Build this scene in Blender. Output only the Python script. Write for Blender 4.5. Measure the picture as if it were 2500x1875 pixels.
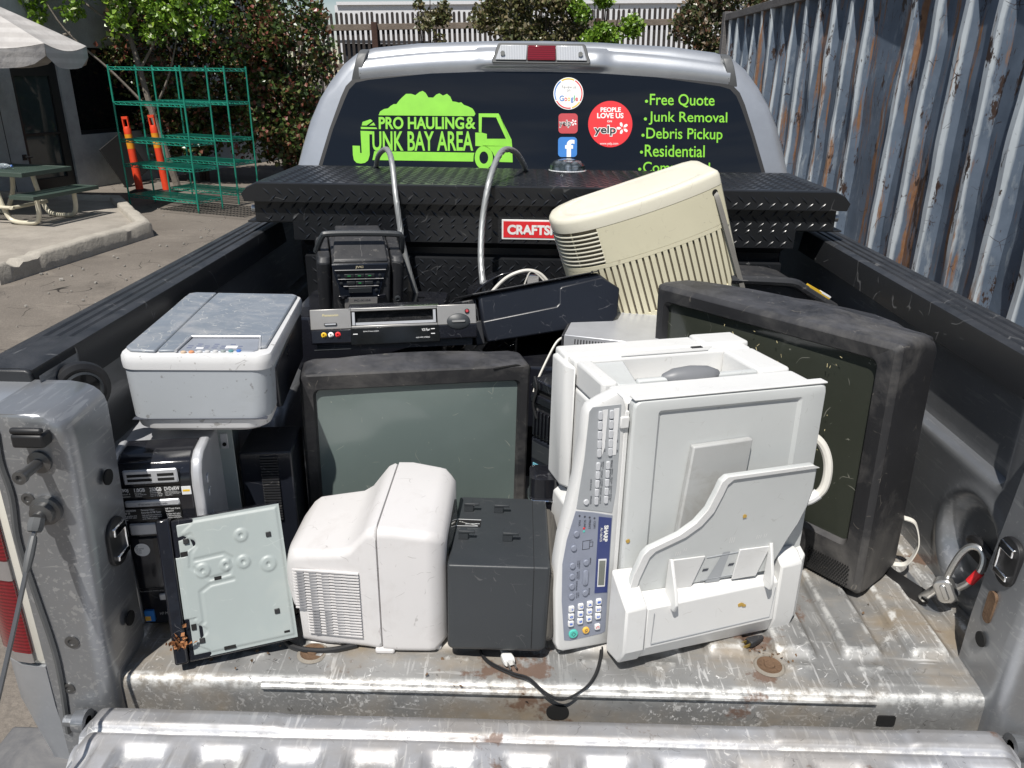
import bpy, bmesh, math, random
from mathutils import Matrix, Vector, Euler, noise as mnoise
R = math.radians
random.seed(7)
for o in list(bpy.data.objects): bpy.data.objects.remove(o)
SC = bpy.context.scene
COL = SC.collection
G = -0.84                      # ground level (the truck bed floor is z = 0, its tail end y = 0)

# ------------------------------------------------------------------ camera, sky, sun, exposure
CAMPOS = Vector((-0.0505, -1.0771, 0.9987))
pitch, yaw, roll, FPX = 0.3796, 0.0155, 0.0146, 1904.2
f_ = Vector((-math.sin(yaw)*math.cos(pitch), math.cos(yaw)*math.cos(pitch), -math.sin(pitch)))
r_ = Vector((math.cos(yaw), math.sin(yaw), 0)); u_ = r_.cross(f_)
r2 = r_*math.cos(roll)+u_*math.sin(roll); u2 = u_*math.cos(roll)-r_*math.sin(roll)
cam = bpy.data.objects.new('camera', bpy.data.cameras.new('camera')); COL.objects.link(cam)
M4 = Matrix.Identity(4)
for i in range(3): M4[i][0] = r2[i]; M4[i][1] = u2[i]; M4[i][2] = -f_[i]; M4[i][3] = CAMPOS[i]
cam.matrix_world = M4
cam.data.sensor_width = 36; cam.data.lens = 36*FPX/2500
cam.data.clip_start = 0.02; cam.data.clip_end = 600
SC.camera = cam
SUN = Vector((-0.36, -1.0, 1.85)).normalized()
sl = bpy.data.lights.new('sun', 'SUN'); sl.energy = 4.9; sl.angle = R(0.5); sl.color = (1, 0.96, 0.90)
so = bpy.data.objects.new('sun', sl); COL.objects.link(so); so.rotation_euler = SUN.to_track_quat('Z', 'Y').to_euler()
so.location = (-4, -10, 20)
W = bpy.data.worlds.new('World'); SC.world = W; W.use_nodes = True
wn = W.node_tree; wn.nodes.clear()
wo = wn.nodes.new('ShaderNodeOutputWorld'); wb = wn.nodes.new('ShaderNodeBackground'); sky = wn.nodes.new('ShaderNodeTexSky')
sky.sky_type = 'NISHITA'; sky.sun_disc = False; sky.sun_elevation = math.asin(SUN.z); sky.sun_rotation = math.atan2(SUN.x, SUN.y)
sky.air_density = 1.0; sky.dust_density = 0.15; sky.ozone_density = 1.2
# thin streaks of cloud in the sky
wt = wn.nodes.new('ShaderNodeTexCoord'); wm = wn.nodes.new('ShaderNodeMapping'); wm.inputs['Scale'].default_value = (1.5, 2.2, 14); wm.inputs['Location'].default_value = (3.1, 1.2, .6)
wz = wn.nodes.new('ShaderNodeTexNoise'); wz.inputs['Scale'].default_value = 1.6; wz.inputs['Detail'].default_value = 6
wr = wn.nodes.new('ShaderNodeValToRGB'); wr.color_ramp.elements[0].position = 0.47; wr.color_ramp.elements[1].position = 0.64
wr.color_ramp.elements[1].color = (0.5, 0.5, 0.5, 1)
wx = wn.nodes.new('ShaderNodeMix'); wx.data_type = 'RGBA'; wx.inputs['B'].default_value = (9.5, 9.8, 10.2, 1)
L = wn.links.new
L(wt.outputs['Generated'], wm.inputs['Vector']); L(wm.outputs['Vector'], wz.inputs['Vector']); L(wz.outputs['Fac'], wr.inputs['Fac'])
L(wr.outputs['Color'], wx.inputs['Factor']); L(sky.outputs['Color'], wx.inputs['A']); L(wx.outputs['Result'], wb.inputs['Color'])
wb.inputs['Strength'].default_value = 0.062; L(wb.outputs['Background'], wo.inputs['Surface'])
SC.view_settings.view_transform = 'Standard'; SC.view_settings.look = 'None'
SC.view_settings.exposure = 0.24; SC.view_settings.gamma = 1
SC.render.engine = 'CYCLES'

# ------------------------------------------------------------------ material helpers
class NT:
    def __init__(s, name):
        s.m = bpy.data.materials.new(name); s.m.use_nodes = True; s.t = s.m.node_tree
        s.b = s.t.nodes['Principled BSDF']; s.tc = s.t.nodes.new('ShaderNodeTexCoord')
    def n(s, k): return s.t.nodes.new(k)
    def set(s, sock, v):
        if hasattr(v, 'links'): s.t.links.new(v, sock)
        else:
            if hasattr(sock.default_value, '__len__') and not hasattr(v, '__len__'): v = [v]*len(sock.default_value)
            if hasattr(v, '__len__') and len(v) == 3 and len(sock.default_value) == 4: v = (*v, 1)
            sock.default_value = v
    def p(s, **k):
        for a, v in k.items(): s.set(s.b.inputs[{'col': 'Base Color', 'rough': 'Roughness', 'metal': 'Metallic', 'spec': 'Specular IOR Level', 'coat': 'Coat Weight', 'coatr': 'Coat Roughness', 'normal': 'Normal', 'trans': 'Transmission Weight', 'alpha': 'Alpha', 'ior': 'IOR', 'sub': 'Subsurface Weight'}[a]], v)
        return s
    def map(s, scale=(1, 1, 1), rot=(0, 0, 0), loc=(0, 0, 0), src=None, kind='Object'):
        q = s.n('ShaderNodeMapping'); s.t.links.new(src if src else s.tc.outputs[kind], q.inputs['Vector'])
        q.inputs['Scale'].default_value = scale if hasattr(scale, '__len__') else (scale,)*3
        q.inputs['Rotation'].default_value = rot; q.inputs['Location'].default_value = loc
        return q.outputs['Vector']
    def noise(s, scale, detail=4, rough=.55, vec=None, dist=0):
        q = s.n('ShaderNodeTexNoise'); q.inputs['Scale'].default_value = scale; q.inputs['Detail'].default_value = detail
        q.inputs['Roughness'].default_value = rough; q.inputs['Distortion'].default_value = dist
        s.t.links.new(vec if vec else s.tc.outputs['Object'], q.inputs['Vector']); return q.outputs['Fac']
    def ncol(s, scale, detail=2, vec=None):
        q = s.n('ShaderNodeTexNoise'); q.inputs['Scale'].default_value = scale; q.inputs['Detail'].default_value = detail
        s.t.links.new(vec if vec else s.tc.outputs['Object'], q.inputs['Vector']); return q.outputs['Color']
    def voro(s, scale, vec=None, feature='F1', rnd=1):
        q = s.n('ShaderNodeTexVoronoi'); q.feature = feature; q.inputs['Scale'].default_value = scale; q.inputs['Randomness'].default_value = rnd
        s.t.links.new(vec if vec else s.tc.outputs['Object'], q.inputs['Vector']); return q.outputs['Distance']
    def ramp(s, fac, *st):
        q = s.n('ShaderNodeValToRGB'); e = q.color_ramp.elements
        while len(e) > 2: e.remove(e[0])
        for i, (p, c) in enumerate(st):
            x = e[i] if i < 2 else e.new(p)
            x.position = p; x.color = (c, c, c, 1) if not hasattr(c, '__len__') else (*c, 1)
        s.set(q.inputs['Fac'], fac); return q.outputs['Color']
    def step(s, fac, a, b, lo=0., hi=1.):
        q = s.n('ShaderNodeMapRange'); q.inputs['From Min'].default_value = a; q.inputs['From Max'].default_value = b
        q.inputs['To Min'].default_value = lo; q.inputs['To Max'].default_value = hi
        s.set(q.inputs['Value'], fac); return q.outputs['Result']
    def math(s, op, a, b=0.):
        q = s.n('ShaderNodeMath'); q.operation = op; s.set(q.inputs[0], a); s.set(q.inputs[1], b); return q.outputs[0]
    def mix(s, fac, a, b, mode='MIX'):
        q = s.n('ShaderNodeMix'); q.data_type = 'RGBA'; q.blend_type = mode
        s.set(q.inputs['Factor'], fac); s.set(q.inputs['A'], a); s.set(q.inputs['B'], b); return q.outputs['Result']
    def sep(s, v):
        q = s.n('ShaderNodeSeparateXYZ'); s.t.links.new(v, q.inputs[0]); return q.outputs
    def warp(s, amount, scale, src=None):
        c = s.ncol(scale, 2, src); q = s.n('ShaderNodeVectorMath'); q.operation = 'MULTIPLY_ADD'
        s.set(q.inputs[0], c); q.inputs[1].default_value = (amount,)*3
        s.t.links.new(src if src else s.tc.outputs['Object'], q.inputs[2]); return q.outputs[0]
    def bump(s, h, strength=.3, dist=.002):
        q = s.n('ShaderNodeBump'); q.inputs['Strength'].default_value = strength; q.inputs['Distance'].default_value = dist
        s.set(q.inputs['Height'], h); return q.outputs['Normal']
    def scratches(s, scale, width, density, seed=0., amount=.03):
        v = s.warp(1.1/scale, scale*.9, s.map(1, (0.3+seed, .2, seed), (seed*3.1, seed, 1.7*seed)))
        e = s.voro(scale, v, 'DISTANCE_TO_EDGE')
        a = s.step(e, width, width*.35)
        k = s.step(s.noise(scale*1.9, 2, .6, s.map(1, (0, 0, 0), (5+seed, 3, 2))), .665-.4*density, .665-.4*density+.05)
        return s.math('MULTIPLY', a, k)
    def streaks(s, axis, scale, thr, seed=0.):
        sc = [scale*1.0]*3; sc[axis] = scale*.10
        return s.step(s.noise(1, 3, .5, s.map(tuple(sc), (0.05*seed, .04*seed, .07*seed), (seed, seed*2, seed))), thr, thr+.035)

def plastic(name, col, rough=.45, var=.12, dirt=None, dirt_amt=.5, dirt_scale=9, thr=.5, scr=None, scr_amt=.6, scr_scale=20, dens=.38, bump=.15, fine=500, coat=0, spec=.5, dust=0, dustcol=(.3, .29, .27), spots=None):
    s = NT(name)
    a = tuple(c*(1-var) for c in col); b = tuple(min(1, c*(1+var)) for c in col)
    c = s.mix(s.step(s.noise(5, 5, .6), .3, .7), a, b)
    r = rough
    if dirt:
        k = s.math('MULTIPLY', s.step(s.noise(dirt_scale, 8, .7, None, .4), thr, thr+.22), dirt_amt)
        c = s.mix(k, c, dirt); r = s.mix(k, (rough,)*3, (min(1, rough+.3),)*3)
    if dust:
        g = s.n('ShaderNodeNewGeometry'); z = s.sep(g.outputs['Normal'])[2]
        k = s.math('MULTIPLY', s.step(z, .45, .95), s.step(s.noise(11, 8, .72, None, .6), .38, .72, 0, dust))
        c = s.mix(k, c, dustcol)
    if scr:
        k = s.math('MULTIPLY', s.scratches(scr_scale, .012, dens, .3), scr_amt); c = s.mix(k, c, scr)
    if spots:
        k = s.math('MULTIPLY', s.step(s.noise(60, 3, .6), .64, .67), .7); c = s.mix(k, c, spots)
    s.p(col=c, rough=r, coat=coat, spec=spec, normal=s.bump(s.noise(fine, 2), bump, .0006))
    return s.m
def plain(name, col, rough=.5, metal=0, **k):
    s = NT(name); s.p(col=s.mix(s.step(s.noise(20, 4), .3, .7), tuple(x*.92 for x in col), tuple(min(1, x*1.06) for x in col)), rough=rough, metal=metal, **k); return s.m

def silver_paint(name, wear=1., col=(.47, .49, .52), grime=.8):
    s = NT(name)
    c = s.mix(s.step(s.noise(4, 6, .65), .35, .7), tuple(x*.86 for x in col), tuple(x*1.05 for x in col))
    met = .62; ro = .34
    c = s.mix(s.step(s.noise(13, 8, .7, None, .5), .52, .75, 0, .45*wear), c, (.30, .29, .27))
    k1 = s.scratches(14, .009, .20*wear+.02, .1); k2 = s.scratches(40, .024, .27*wear, .9)
    k3 = s.math('MAXIMUM', s.streaks(0, 75, .675, .4), s.streaks(1, 62, .635, 1.7))
    clus = s.step(s.noise(3.4, 4, .6, s.map(1, (0, 0, 0), (3, 8, 1))), .42, .60, .18, 1)
    k4 = s.math('MULTIPLY', s.streaks(1, 130, .60, 2.9), .5)
    k = s.math('MULTIPLY', s.math('MULTIPLY', s.math('MAXIMUM', s.math('MAXIMUM', k1, k2), s.math('MAXIMUM', s.math('MULTIPLY', k3, .6), k4)), clus), .85*wear)
    c = s.mix(k, c, (.80, .80, .79))
    if wear > .5:
        st = s.step(s.noise(3.2, 5, .62, s.map((1, 1.6, 1), (0, 0, .3))), .45, .62, 0, grime)
        c = s.mix(st, c, s.mix(s.noise(21, 6, .7), (.15, .115, .075), (.30, .255, .195)))
        dk = s.math('MULTIPLY', s.scratches(25, .014, .24, 2.2), .55); c = s.mix(dk, c, (.06, .055, .05))
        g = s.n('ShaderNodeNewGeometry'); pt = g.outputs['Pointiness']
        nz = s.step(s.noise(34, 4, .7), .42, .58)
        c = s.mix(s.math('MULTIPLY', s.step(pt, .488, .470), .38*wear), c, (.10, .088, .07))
        c = s.mix(s.math('MULTIPLY', s.math('MULTIPLY', s.step(pt, .507, .525), nz), .75*wear), c, (.72, .72, .70))
        rust = s.step(s.noise(4.6, 6, .68, s.map(1, (0, 0, 0), (7.3, 1.2, 0))), .60, .635, 0, .0 if wear < .8 else .85)
        c = s.mix(rust, c, (.125, .07, .045))
        wh = s.step(s.noise(7.5, 8, .75, s.map(1, (0, 0, 0), (1.3, 4.2, 0))), .635, .65, 0, .6); c = s.mix(wh, c, (.62, .62, .60))
        met = s.math('SUBTRACT', .60, s.math('MULTIPLY', s.math('MAXIMUM', s.math('MAXIMUM', rust, k), s.math('MAXIMUM', st, wh)), .55))
        ro = s.mix(s.step(s.noise(12, 6), .35, .65), (.42,)*3, (.68,)*3)
    s.p(col=c, rough=ro, metal=met, coat=.25*(1-.6*min(1, wear)), coatr=.12, normal=s.bump(s.noise(38, 4, .6), .12*wear+.02, .004))
    return s.m

# ------------------------------------------------------------------ mesh helpers
class MB:
    def __init__(s): s.v = []; s.f = []; s.T = Matrix.Identity(4); s.mi = []; s.cur = 0
    def add(s, vs, fs):
        o = len(s.v); s.v += [tuple(s.T @ Vector(v)) for v in vs]
        for f in fs: s.f.append(tuple(i+o for i in f)); s.mi.append(s.cur)
        return s
    def box(s, x0, x1, y0, y1, z0, z1):
        v = [(x, y, z) for x in (x0, x1) for y in (y0, y1) for z in (z0, z1)]
        return s.add(v, [(0, 1, 3, 2), (4, 6, 7, 5), (0, 4, 5, 1), (2, 3, 7, 6), (0, 2, 6, 4), (1, 5, 7, 3)])
    def prism(s, pts, ax, a, b, holes=()):
        def P(p, t): return {'x': (t, p[0], p[1]), 'y': (p[0], t, p[1]), 'z': (p[0], p[1], t)}[ax]
        n = len(pts)
        v = [P(p, a) for p in pts]+[P(p, b) for p in pts]
        fs = [(i, (i+1) % n, n+(i+1) % n, n+i) for i in range(n)]
        return s.add(v, fs+[tuple(range(n)), tuple(range(2*n-1, n-1, -1))])
    def tube(s, pts, r, n=8, closed=False):
        pts = [Vector(p) for p in pts]; N = len(pts); rings = []; prev = None
        for i, p in enumerate(pts):
            if closed: t = pts[(i+1) % N]-pts[i-1]
            else: t = pts[min(i+1, N-1)]-pts[max(i-1, 0)]
            t.normalize()
            if prev is None: a = t.orthogonal().normalized()
            else: a = (prev-t*prev.dot(t)); a = a.normalized() if a.length > 1e-6 else t.orthogonal().normalized()
            prev = a; b = t.cross(a); rr = r[i] if hasattr(r, '__len__') else r
            rings.append([p+a*math.cos(q)*rr+b*math.sin(q)*rr for q in [2*math.pi*k/n for k in range(n)]])
        return s.loft(rings, closed)
    def loft(s, rings, closed=False, caps=True):
        n = len(rings[0]); v = [tuple(p) for r in rings for p in r]; N = len(rings); fs = []
        for j in range(N if closed else N-1):
            a = j*n; b = ((j+1) % N)*n
            fs += [(a+i, a+(i+1) % n, b+(i+1) % n, b+i) for i in range(n)]
        if not closed and caps: fs += [tuple(range(n-1, -1, -1)), tuple(range((N-1)*n, N*n))]
        return s.add(v, fs)
    def cyl(s, p0, p1, r0, r1=None, n=20):
        return s.tube([p0, p1], [r0, r1 if r1 is not None else r0], n)
    def lathe(s, prof, c=(0, 0, 0), ax='z', n=28):
        rings = []
        for r, t in prof:
            ring = []
            for k in range(n):
                a = 2*math.pi*k/n; x, y = r*math.cos(a), r*math.sin(a)
                q = {'z': (x, y, t), 'y': (x, t, y), 'x': (t, x, y)}[ax]; ring.append((c[0]+q[0], c[1]+q[1], c[2]+q[2]))
            rings.append(ring)
        return s.loft(rings)
    def grid(s, nx, ny, fn):
        v = [fn(i/nx, j/ny) for j in range(ny+1) for i in range(nx+1)]
        return s.add(v, [(j*(nx+1)+i, j*(nx+1)+i+1, (j+1)*(nx+1)+i+1, (j+1)*(nx+1)+i) for j in range(ny) for i in range(nx)])
    def build(s, name, mat, parent=None, bevel=0, seg=2, angle=35, smooth=True, fix=True, merge=0):
        me = bpy.data.meshes.new(name); me.from_pydata(s.v, [], s.f)
        mats = mat if isinstance(mat, (list, tuple)) else [mat]
        for q in mats: me.materials.append(q)
        if len(mats) > 1: me.polygons.foreach_set('material_index', s.mi)
        if fix or merge:
            b = bmesh.new(); b.from_mesh(me)
            if merge: bmesh.ops.remove_doubles(b, verts=b.verts, dist=merge)
            if fix: bmesh.ops.recalc_face_normals(b, faces=b.faces)
            b.to_mesh(me); b.free()
        if smooth:
            me.polygons.foreach_set('use_smooth', [True]*len(me.polygons)); me.set_sharp_from_angle(angle=R(angle))
        o = bpy.data.objects.new(name, me); COL.objects.link(o)
        if parent: o.parent = parent
        if bevel:
            w = o.modifiers.new('bevel', 'BEVEL'); w.width = bevel; w.segments = seg; w.limit_method = 'ANGLE'; w.angle_limit = R(32); w.harden_normals = False
        return o

def rr(w, h, r, n=5, cx=0, cy=0):
    r = min(r, w/2-1e-5, h/2-1e-5); P = []
    for sx, sy, a0 in ((1, 1, 0), (-1, 1, 90), (-1, -1, 180), (1, -1, 270)):
        for k in range(n+1):
            a = R(a0+90*k/n); P.append((cx+sx*(w/2-r)+r*math.cos(a), cy+sy*(h/2-r)+r*math.sin(a)))
    return P
def smooth_path(pts, n=8):
    P = [Vector(p) for p in pts]; out = []
    for i in range(len(P)-1):
        a, b, c, d = P[max(i-1, 0)], P[i], P[i+1], P[min(i+2, len(P)-1)]
        for k in range(n):
            t = k/n; out.append(.5*((2*b)+(c-a)*t+(2*a-5*b+4*c-d)*t*t+(3*b-a-3*c+d)*t**3))
    out.append(P[-1]); return out
def tag(o, label=None, cat=None, group=None, kind=None):
    if label: o['label'] = label
    if cat: o['category'] = cat
    if group: o['group'] = group
    if kind: o['kind'] = kind
    return o
def thing(name, label, cat, loc=(0, 0, 0), ang=(0, 0, 0), group=None):
    o = bpy.data.objects.new(name, None); COL.objects.link(o); o.empty_display_size = .05
    m = Matrix.Rotation(R(ang[0]), 4, 'Z') @ Matrix.Rotation(R(ang[1]), 4, 'X') @ Matrix.Rotation(R(ang[2]), 4, 'Y')
    o.matrix_world = Matrix.Translation(loc) @ m
    return tag(o, label, cat, group)
def children(o): return [c for c in bpy.data.objects if c.parent == o]
def copy_tree(o, parent=None):
    c = o.copy(); COL.objects.link(c); c.parent = parent
    for ch in children(o): copy_tree(ch, c)
    return c
# lettering: the built-in font, as mesh laid in a plane; bbox = (x0, y0, x1, y1)
def text_mesh(txt, bbox, bold=0., fit=True, shear=0, rot=0):
    cu = bpy.data.curves.new('t', 'FONT'); cu.body = txt; cu.size = 1; cu.offset = bold; cu.shear = shear; cu.resolution_u = 4
    ob = bpy.data.objects.new('t', cu); COL.objects.link(ob)
    me = bpy.data.meshes.new_from_object(ob.evaluated_get(bpy.context.evaluated_depsgraph_get()))
    bpy.data.objects.remove(ob); bpy.data.curves.remove(cu)
    V = [v.co.copy() for v in me.vertices]; F = [tuple(p.vertices) for p in me.polygons]; bpy.data.meshes.remove(me)
    if not V: return [], []
    x0 = min(v.x for v in V); x1 = max(v.x for v in V); y0 = min(v.y for v in V); y1 = max(v.y for v in V)
    sx = (bbox[2]-bbox[0])/max(1e-6, x1-x0); sy = (bbox[3]-bbox[1])/max(1e-6, y1-y0)
    return [(bbox[0]+(v.x-x0)*sx, bbox[1]+(v.y-y0)*sy) for v in V], F
def letter(mb, txt, bbox, P, bold=0., rot=0):
    """put text into mb; P maps (u, v) to a 3-D point; rot 90 reads downwards (clockwise)"""
    if rot:
        cx, cy = (bbox[0]+bbox[2])/2, (bbox[1]+bbox[3])/2; w, h = bbox[2]-bbox[0], bbox[3]-bbox[1]
        V, F = text_mesh(txt, (-h/2, -w/2, h/2, w/2), bold)
        V = [(cx+v, cy-u) for u, v in V]
    else: V, F = text_mesh(txt, bbox, bold)
    mb.add([P(u, v) for u, v in V], F)
def flat(mb, pts, P): mb.add([P(u, v) for u, v in pts], [tuple(range(len(pts)))])
def ring_pts(cx, cy, rx, ry, n=32, a0=0, a1=360): return [(cx+rx*math.cos(R(a0+(a1-a0)*k/n)), cy+ry*math.sin(R(a0+(a1-a0)*k/n))) for k in range(n+(0 if a1-a0 == 360 else 1))]
def annulus(mb, cx, cy, rx, ry, qx, qy, P, n=40, a0=0, a1=360):
    A = [(cx+rx*math.cos(R(a0+(a1-a0)*k/n)), cy+ry*math.sin(R(a0+(a1-a0)*k/n))) for k in range(n+1)]
    B = [(cx+qx*math.cos(R(a0+(a1-a0)*k/n)), cy+qy*math.sin(R(a0+(a1-a0)*k/n))) for k in range(n+1)]
    for k in range(n): flat(mb, [A[k], A[k+1], B[k+1], B[k]], P)
# ------------------------------------------------------------------ materials of the place
def asphalt():
    s = NT('dusty_asphalt')
    c = s.ramp(s.noise(.55, 8, .62), (.3, (.13, .113, .096)), (.52, (.185, .162, .138)), (.72, (.235, .206, .176)))
    c = s.mix(s.step(s.noise(70, 3, .7), .35, .7, 0, .5), c, (.085, .077, .069))
    c = s.mix(s.step(s.noise(2.2, 7, .7, None, .6), .56, .70, 0, .5), c, (.25, .22, .185))
    c = s.mix(s.step(s.noise(1.3, 5, .7, s.map(1, (0, 0, 0), (9, 4, 0))), .6, .72, 0, .5), c, (.06, .055, .05))
    c = s.mix(s.scratches(1.4, .006, .45, 1.3), c, (.03, .027, .024))
    s.p(col=c, rough=.92, spec=.2, normal=s.bump(s.noise(55, 5, .7), .55, .012)); return s.m
def concrete(name, col, dirt=.5):
    s = NT(name)
    c = s.mix(s.step(s.noise(3, 8, .7), .3, .72), tuple(x*.72 for x in col), tuple(x*1.1 for x in col))
    c = s.mix(s.step(s.noise(45, 4, .7), .56, .75, 0, dirt), c, tuple(x*.45 for x in col))
    s.p(col=c, rough=.9, spec=.2, normal=s.bump(s.math('ADD', s.noise(38, 6, .7), s.noise(8, 3)), .7, .012)); return s.m
def leafmat(name, *st):
    s = NT(name); g = s.n('ShaderNodeNewGeometry')
    c = s.ramp(g.outputs['Random Per Island'], *st)
    s.p(col=c, rough=.36, spec=.55)
    tr = s.n('ShaderNodeBsdfTranslucent'); s.t.links.new(c, tr.inputs['Color']); mx = s.n('ShaderNodeMixShader'); mx.inputs[0].default_value = .22
    out = s.t.nodes['Material Output']; s.t.links.new(s.b.outputs[0], mx.inputs[1]); s.t.links.new(tr.outputs[0], mx.inputs[2]); s.t.links.new(mx.outputs[0], out.inputs['Surface'])
    return s.m
def container_paint():
    s = NT('rusty_blue_container_paint')
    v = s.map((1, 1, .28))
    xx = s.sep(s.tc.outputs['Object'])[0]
    ridge = s.step(s.math('ADD', xx, s.math('MULTIPLY', s.noise(6, 5, .65, v), .05)), .052, .038)     # pale chalked ridges, dark recesses: sunlit and shaded tones are painted in too
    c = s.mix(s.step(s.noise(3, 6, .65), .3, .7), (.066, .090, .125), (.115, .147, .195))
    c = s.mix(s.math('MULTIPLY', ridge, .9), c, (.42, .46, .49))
    c = s.mix(s.step(s.noise(9, 7, .7, v), .57, .68, 0, .45), c, (.34, .37, .39))
    rust = s.step(s.noise(8, 8, .72, s.map((1, 1, .10), (0, 0, 0), (2.4, 5, 1))), .54, .60)
    rc = s.mix(s.noise(22, 5), (.30, .15, .055), (.10, .038, .02))
    c = s.mix(s.math('MULTIPLY', rust, .92), c, rc)
    c = s.mix(s.step(s.noise(7, 8, .75, s.map((1.3, 1.3, .45), (0, 0, 0), (1, 7, 3))), .585, .605), c, (.035, .02, .015))
    k = s.math('MAXIMUM', s.scratches(2.4, .006, .3, .4), s.scratches(7, .010, .24, 1.9)); c = s.mix(k, c, (.03, .02, .02))
    s.p(col=c, rough=.6, spec=.35, normal=s.bump(s.math('ADD', s.noise(2.2, 3), s.math('MULTIPLY', rust, .1)), .35, .03)); return s.m
MAT = {}
MAT['asphalt'] = asphalt(); MAT['concrete'] = concrete('old_concrete', (.40, .37, .32)); MAT['slab'] = concrete('slab_concrete', (.33, .30, .26), .3)
MAT['wall'] = concrete('grey_stucco', (.38, .40, .40), .15)
MAT['darkglass'] = plain('dark_window_glass', (.008, .009, .010), .06)
MAT['frame'] = plain('dark_door_frame', (.012, .013, .014), .4)
MAT['doorpanel'] = plain('reflective_door_panel', (.035, .05, .052), .05, 0, spec=.8)
MAT['fencewood'] = concrete('weathered_fence_wood', (.055, .048, .045), .5); MAT['railwood'] = concrete('grey_fence_rail', (.20, .165, .135), .5)
MAT['postwood'] = concrete('brown_fence_post', (.075, .045, .036), .4)
MAT['white_bld'] = plain('white_render', (.62, .62, .63), .8); MAT['graypanel'] = plain('dark_grey_sheet', (.045, .048, .055), .7)
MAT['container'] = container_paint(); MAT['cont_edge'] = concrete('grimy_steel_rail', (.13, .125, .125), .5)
MAT['bark'] = concrete('pale_bark', (.22, .195, .165), .5); MAT['bark2'] = concrete('dark_bark', (.06, .045, .038), .5)
MAT['leaf_red'] = leafmat('photinia_leaf', (0, (.020, .042, .012)), (.36, (.055, .10, .02)), (.64, (.11, .135, .035)), (.84, (.15, .06, .035)), (.985, (.21, .06, .045)), (1, (.42, .40, .30)))  # the last, palest stop paints a sparse glint on a few leaves
MAT['leaf_green'] = leafmat('bright_leaf', (0, (.08, .16, .014)), (.5, (.15, .28, .022)), (.93, (.24, .36, .04)), (1, (.6, .62, .45)))
MAT['leaf_olive'] = leafmat('olive_leaf', (0, (.055, .07, .022)), (.5, (.12, .125, .045)), (.8, (.17, .135, .065)), (1, (.30, .27, .18)))
MAT['leaf_mixed'] = leafmat('mixed_leaf', (0, (.03, .05, .015)), (.5, (.075, .09, .03)), (.8, (.12, .05, .03)), (1, (.40, .36, .26)))
MAT['green_wire'] = plain('green_epoxy_wire', (.02, .27, .19), .25, .25); MAT['black_wire'] = plain('black_wire', (.02, .02, .02), .5)
MAT['cream_pipe'] = plain('cream_painted_pipe', (.58, .54, .42), .4); MAT['table_green'] = plain('dark_green_plastisol', (.045, .068, .055), .45)
MAT['orange'] = plain('orange_plastic', (.75, .06, .018), .5); MAT['yellow'] = plain('yellow_reflective', (.75, .30, .02), .35)
def cloth():
    s = NT('grey_white_canvas'); z = s.sep(s.tc.outputs['Object'])[2]
    k = s.step(s.math('SINE', s.math('MULTIPLY', z, 60)), -.4, .5)
    c = s.mix(k, (.42, .40, .38), (.49, .47, .45)); c = s.mix(s.step(s.noise(5, 6), .4, .75, 0, .5), c, (.33, .31, .30))
    s.p(col=c, rough=.85, spec=.2, normal=s.bump(s.noise(9, 3), .5, .02)); return s.m
MAT['canvas'] = cloth()

# ------------------------------------------------------------------ ground, island
m = MB(); m.grid(60, 60, lambda u, v: (-150+300*u, -120+300*v, G+.012*mnoise.noise(((u*300)*.4, (v*300)*.4, 0))-.01)); m.build('ground', MAT['asphalt'], fix=False); tag(bpy.data.objects['ground'], kind='structure')
# litter of small stones and paper chips on the yard
m = MB(); rnd = random.Random(3)
for k in range(230):
    y = rnd.uniform(3.5, 10.5); x = rnd.uniform(-5.2, -1.2)-(.12*y if rnd.random() < .4 else 0)
    s = rnd.uniform(.004, .014)*(1 if rnd.random() < .85 else 1.8); a = rnd.uniform(0, 6.3)
    ring = [(x+s*math.cos(a+q)*rnd.uniform(.6, 1.2), y+s*math.sin(a+q)*rnd.uniform(.6, 1.2)) for q in (0, 1.2, 2.4, 3.7, 5)]
    m.prism(ring, 'z', G-.005, G+.004+s*rnd.uniform(.1, .5))
o = m.build('gravel', concrete('pale_chips', (.34, .32, .29), .2), smooth=False); tag(o, 'pale gravel and paper chips scattered on the asphalt', 'gravel', kind='stuff')
isl = [(-8.6, 5.55), (-4.80, 5.72), (-4.45, 8.02), (-5.75, 9.95), (-8.2, 10.2)]
m = MB(); m.prism(isl, 'z', G-.02, G+.105); m.build('paved_island', MAT['slab'])
tag(bpy.data.objects['paved_island'], kind='structure')
def curb():
    P = []
    for i in range(len(isl)-1):
        a, b = Vector((*isl[i], 0)), Vector((*isl[i+1], 0)); n = max(2, int((b-a).length/.06))
        P += [a+(b-a)*k/n for k in range(n)]
    P.append(Vector((*isl[-1], 0))); m = MB(); rings = []
    for i, p in enumerate(P):
        t = (P[min(i+1, len(P)-1)]-P[max(i-1, 0)]).normalized(); nn = Vector((-t.y, t.x, 0))
        q = mnoise.noise((p.x*2.2, p.y*2.2, 0)); q2 = mnoise.noise((p.x*9, p.y*9, 3))
        q3 = mnoise.noise((p.x*26, p.y*26, 7)); chip = max(0, q2*.026)+max(0, q3*.014)+(.05 if 5.9 < p.y < 6.25 and p.x > -5 else 0)*(.6+q2)
        h = .175+.008*q-chip*.8
        prof = [(-.012+.004*q2, -.03), (-.006, h-.03), (.012+chip, h-.004), (.03+chip, h), (.13, h+.003*q2), (.145, h-.012), (.15, .08)]
        rings.append([p+nn*d+Vector((0, 0, G+z)) for d, z in prof])
    m.loft(rings); return m.build('concrete_kerb', MAT['concrete'], angle=50)
tag(curb(), 'chipped concrete kerb edging the raised picnic island', 'kerb')

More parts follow.
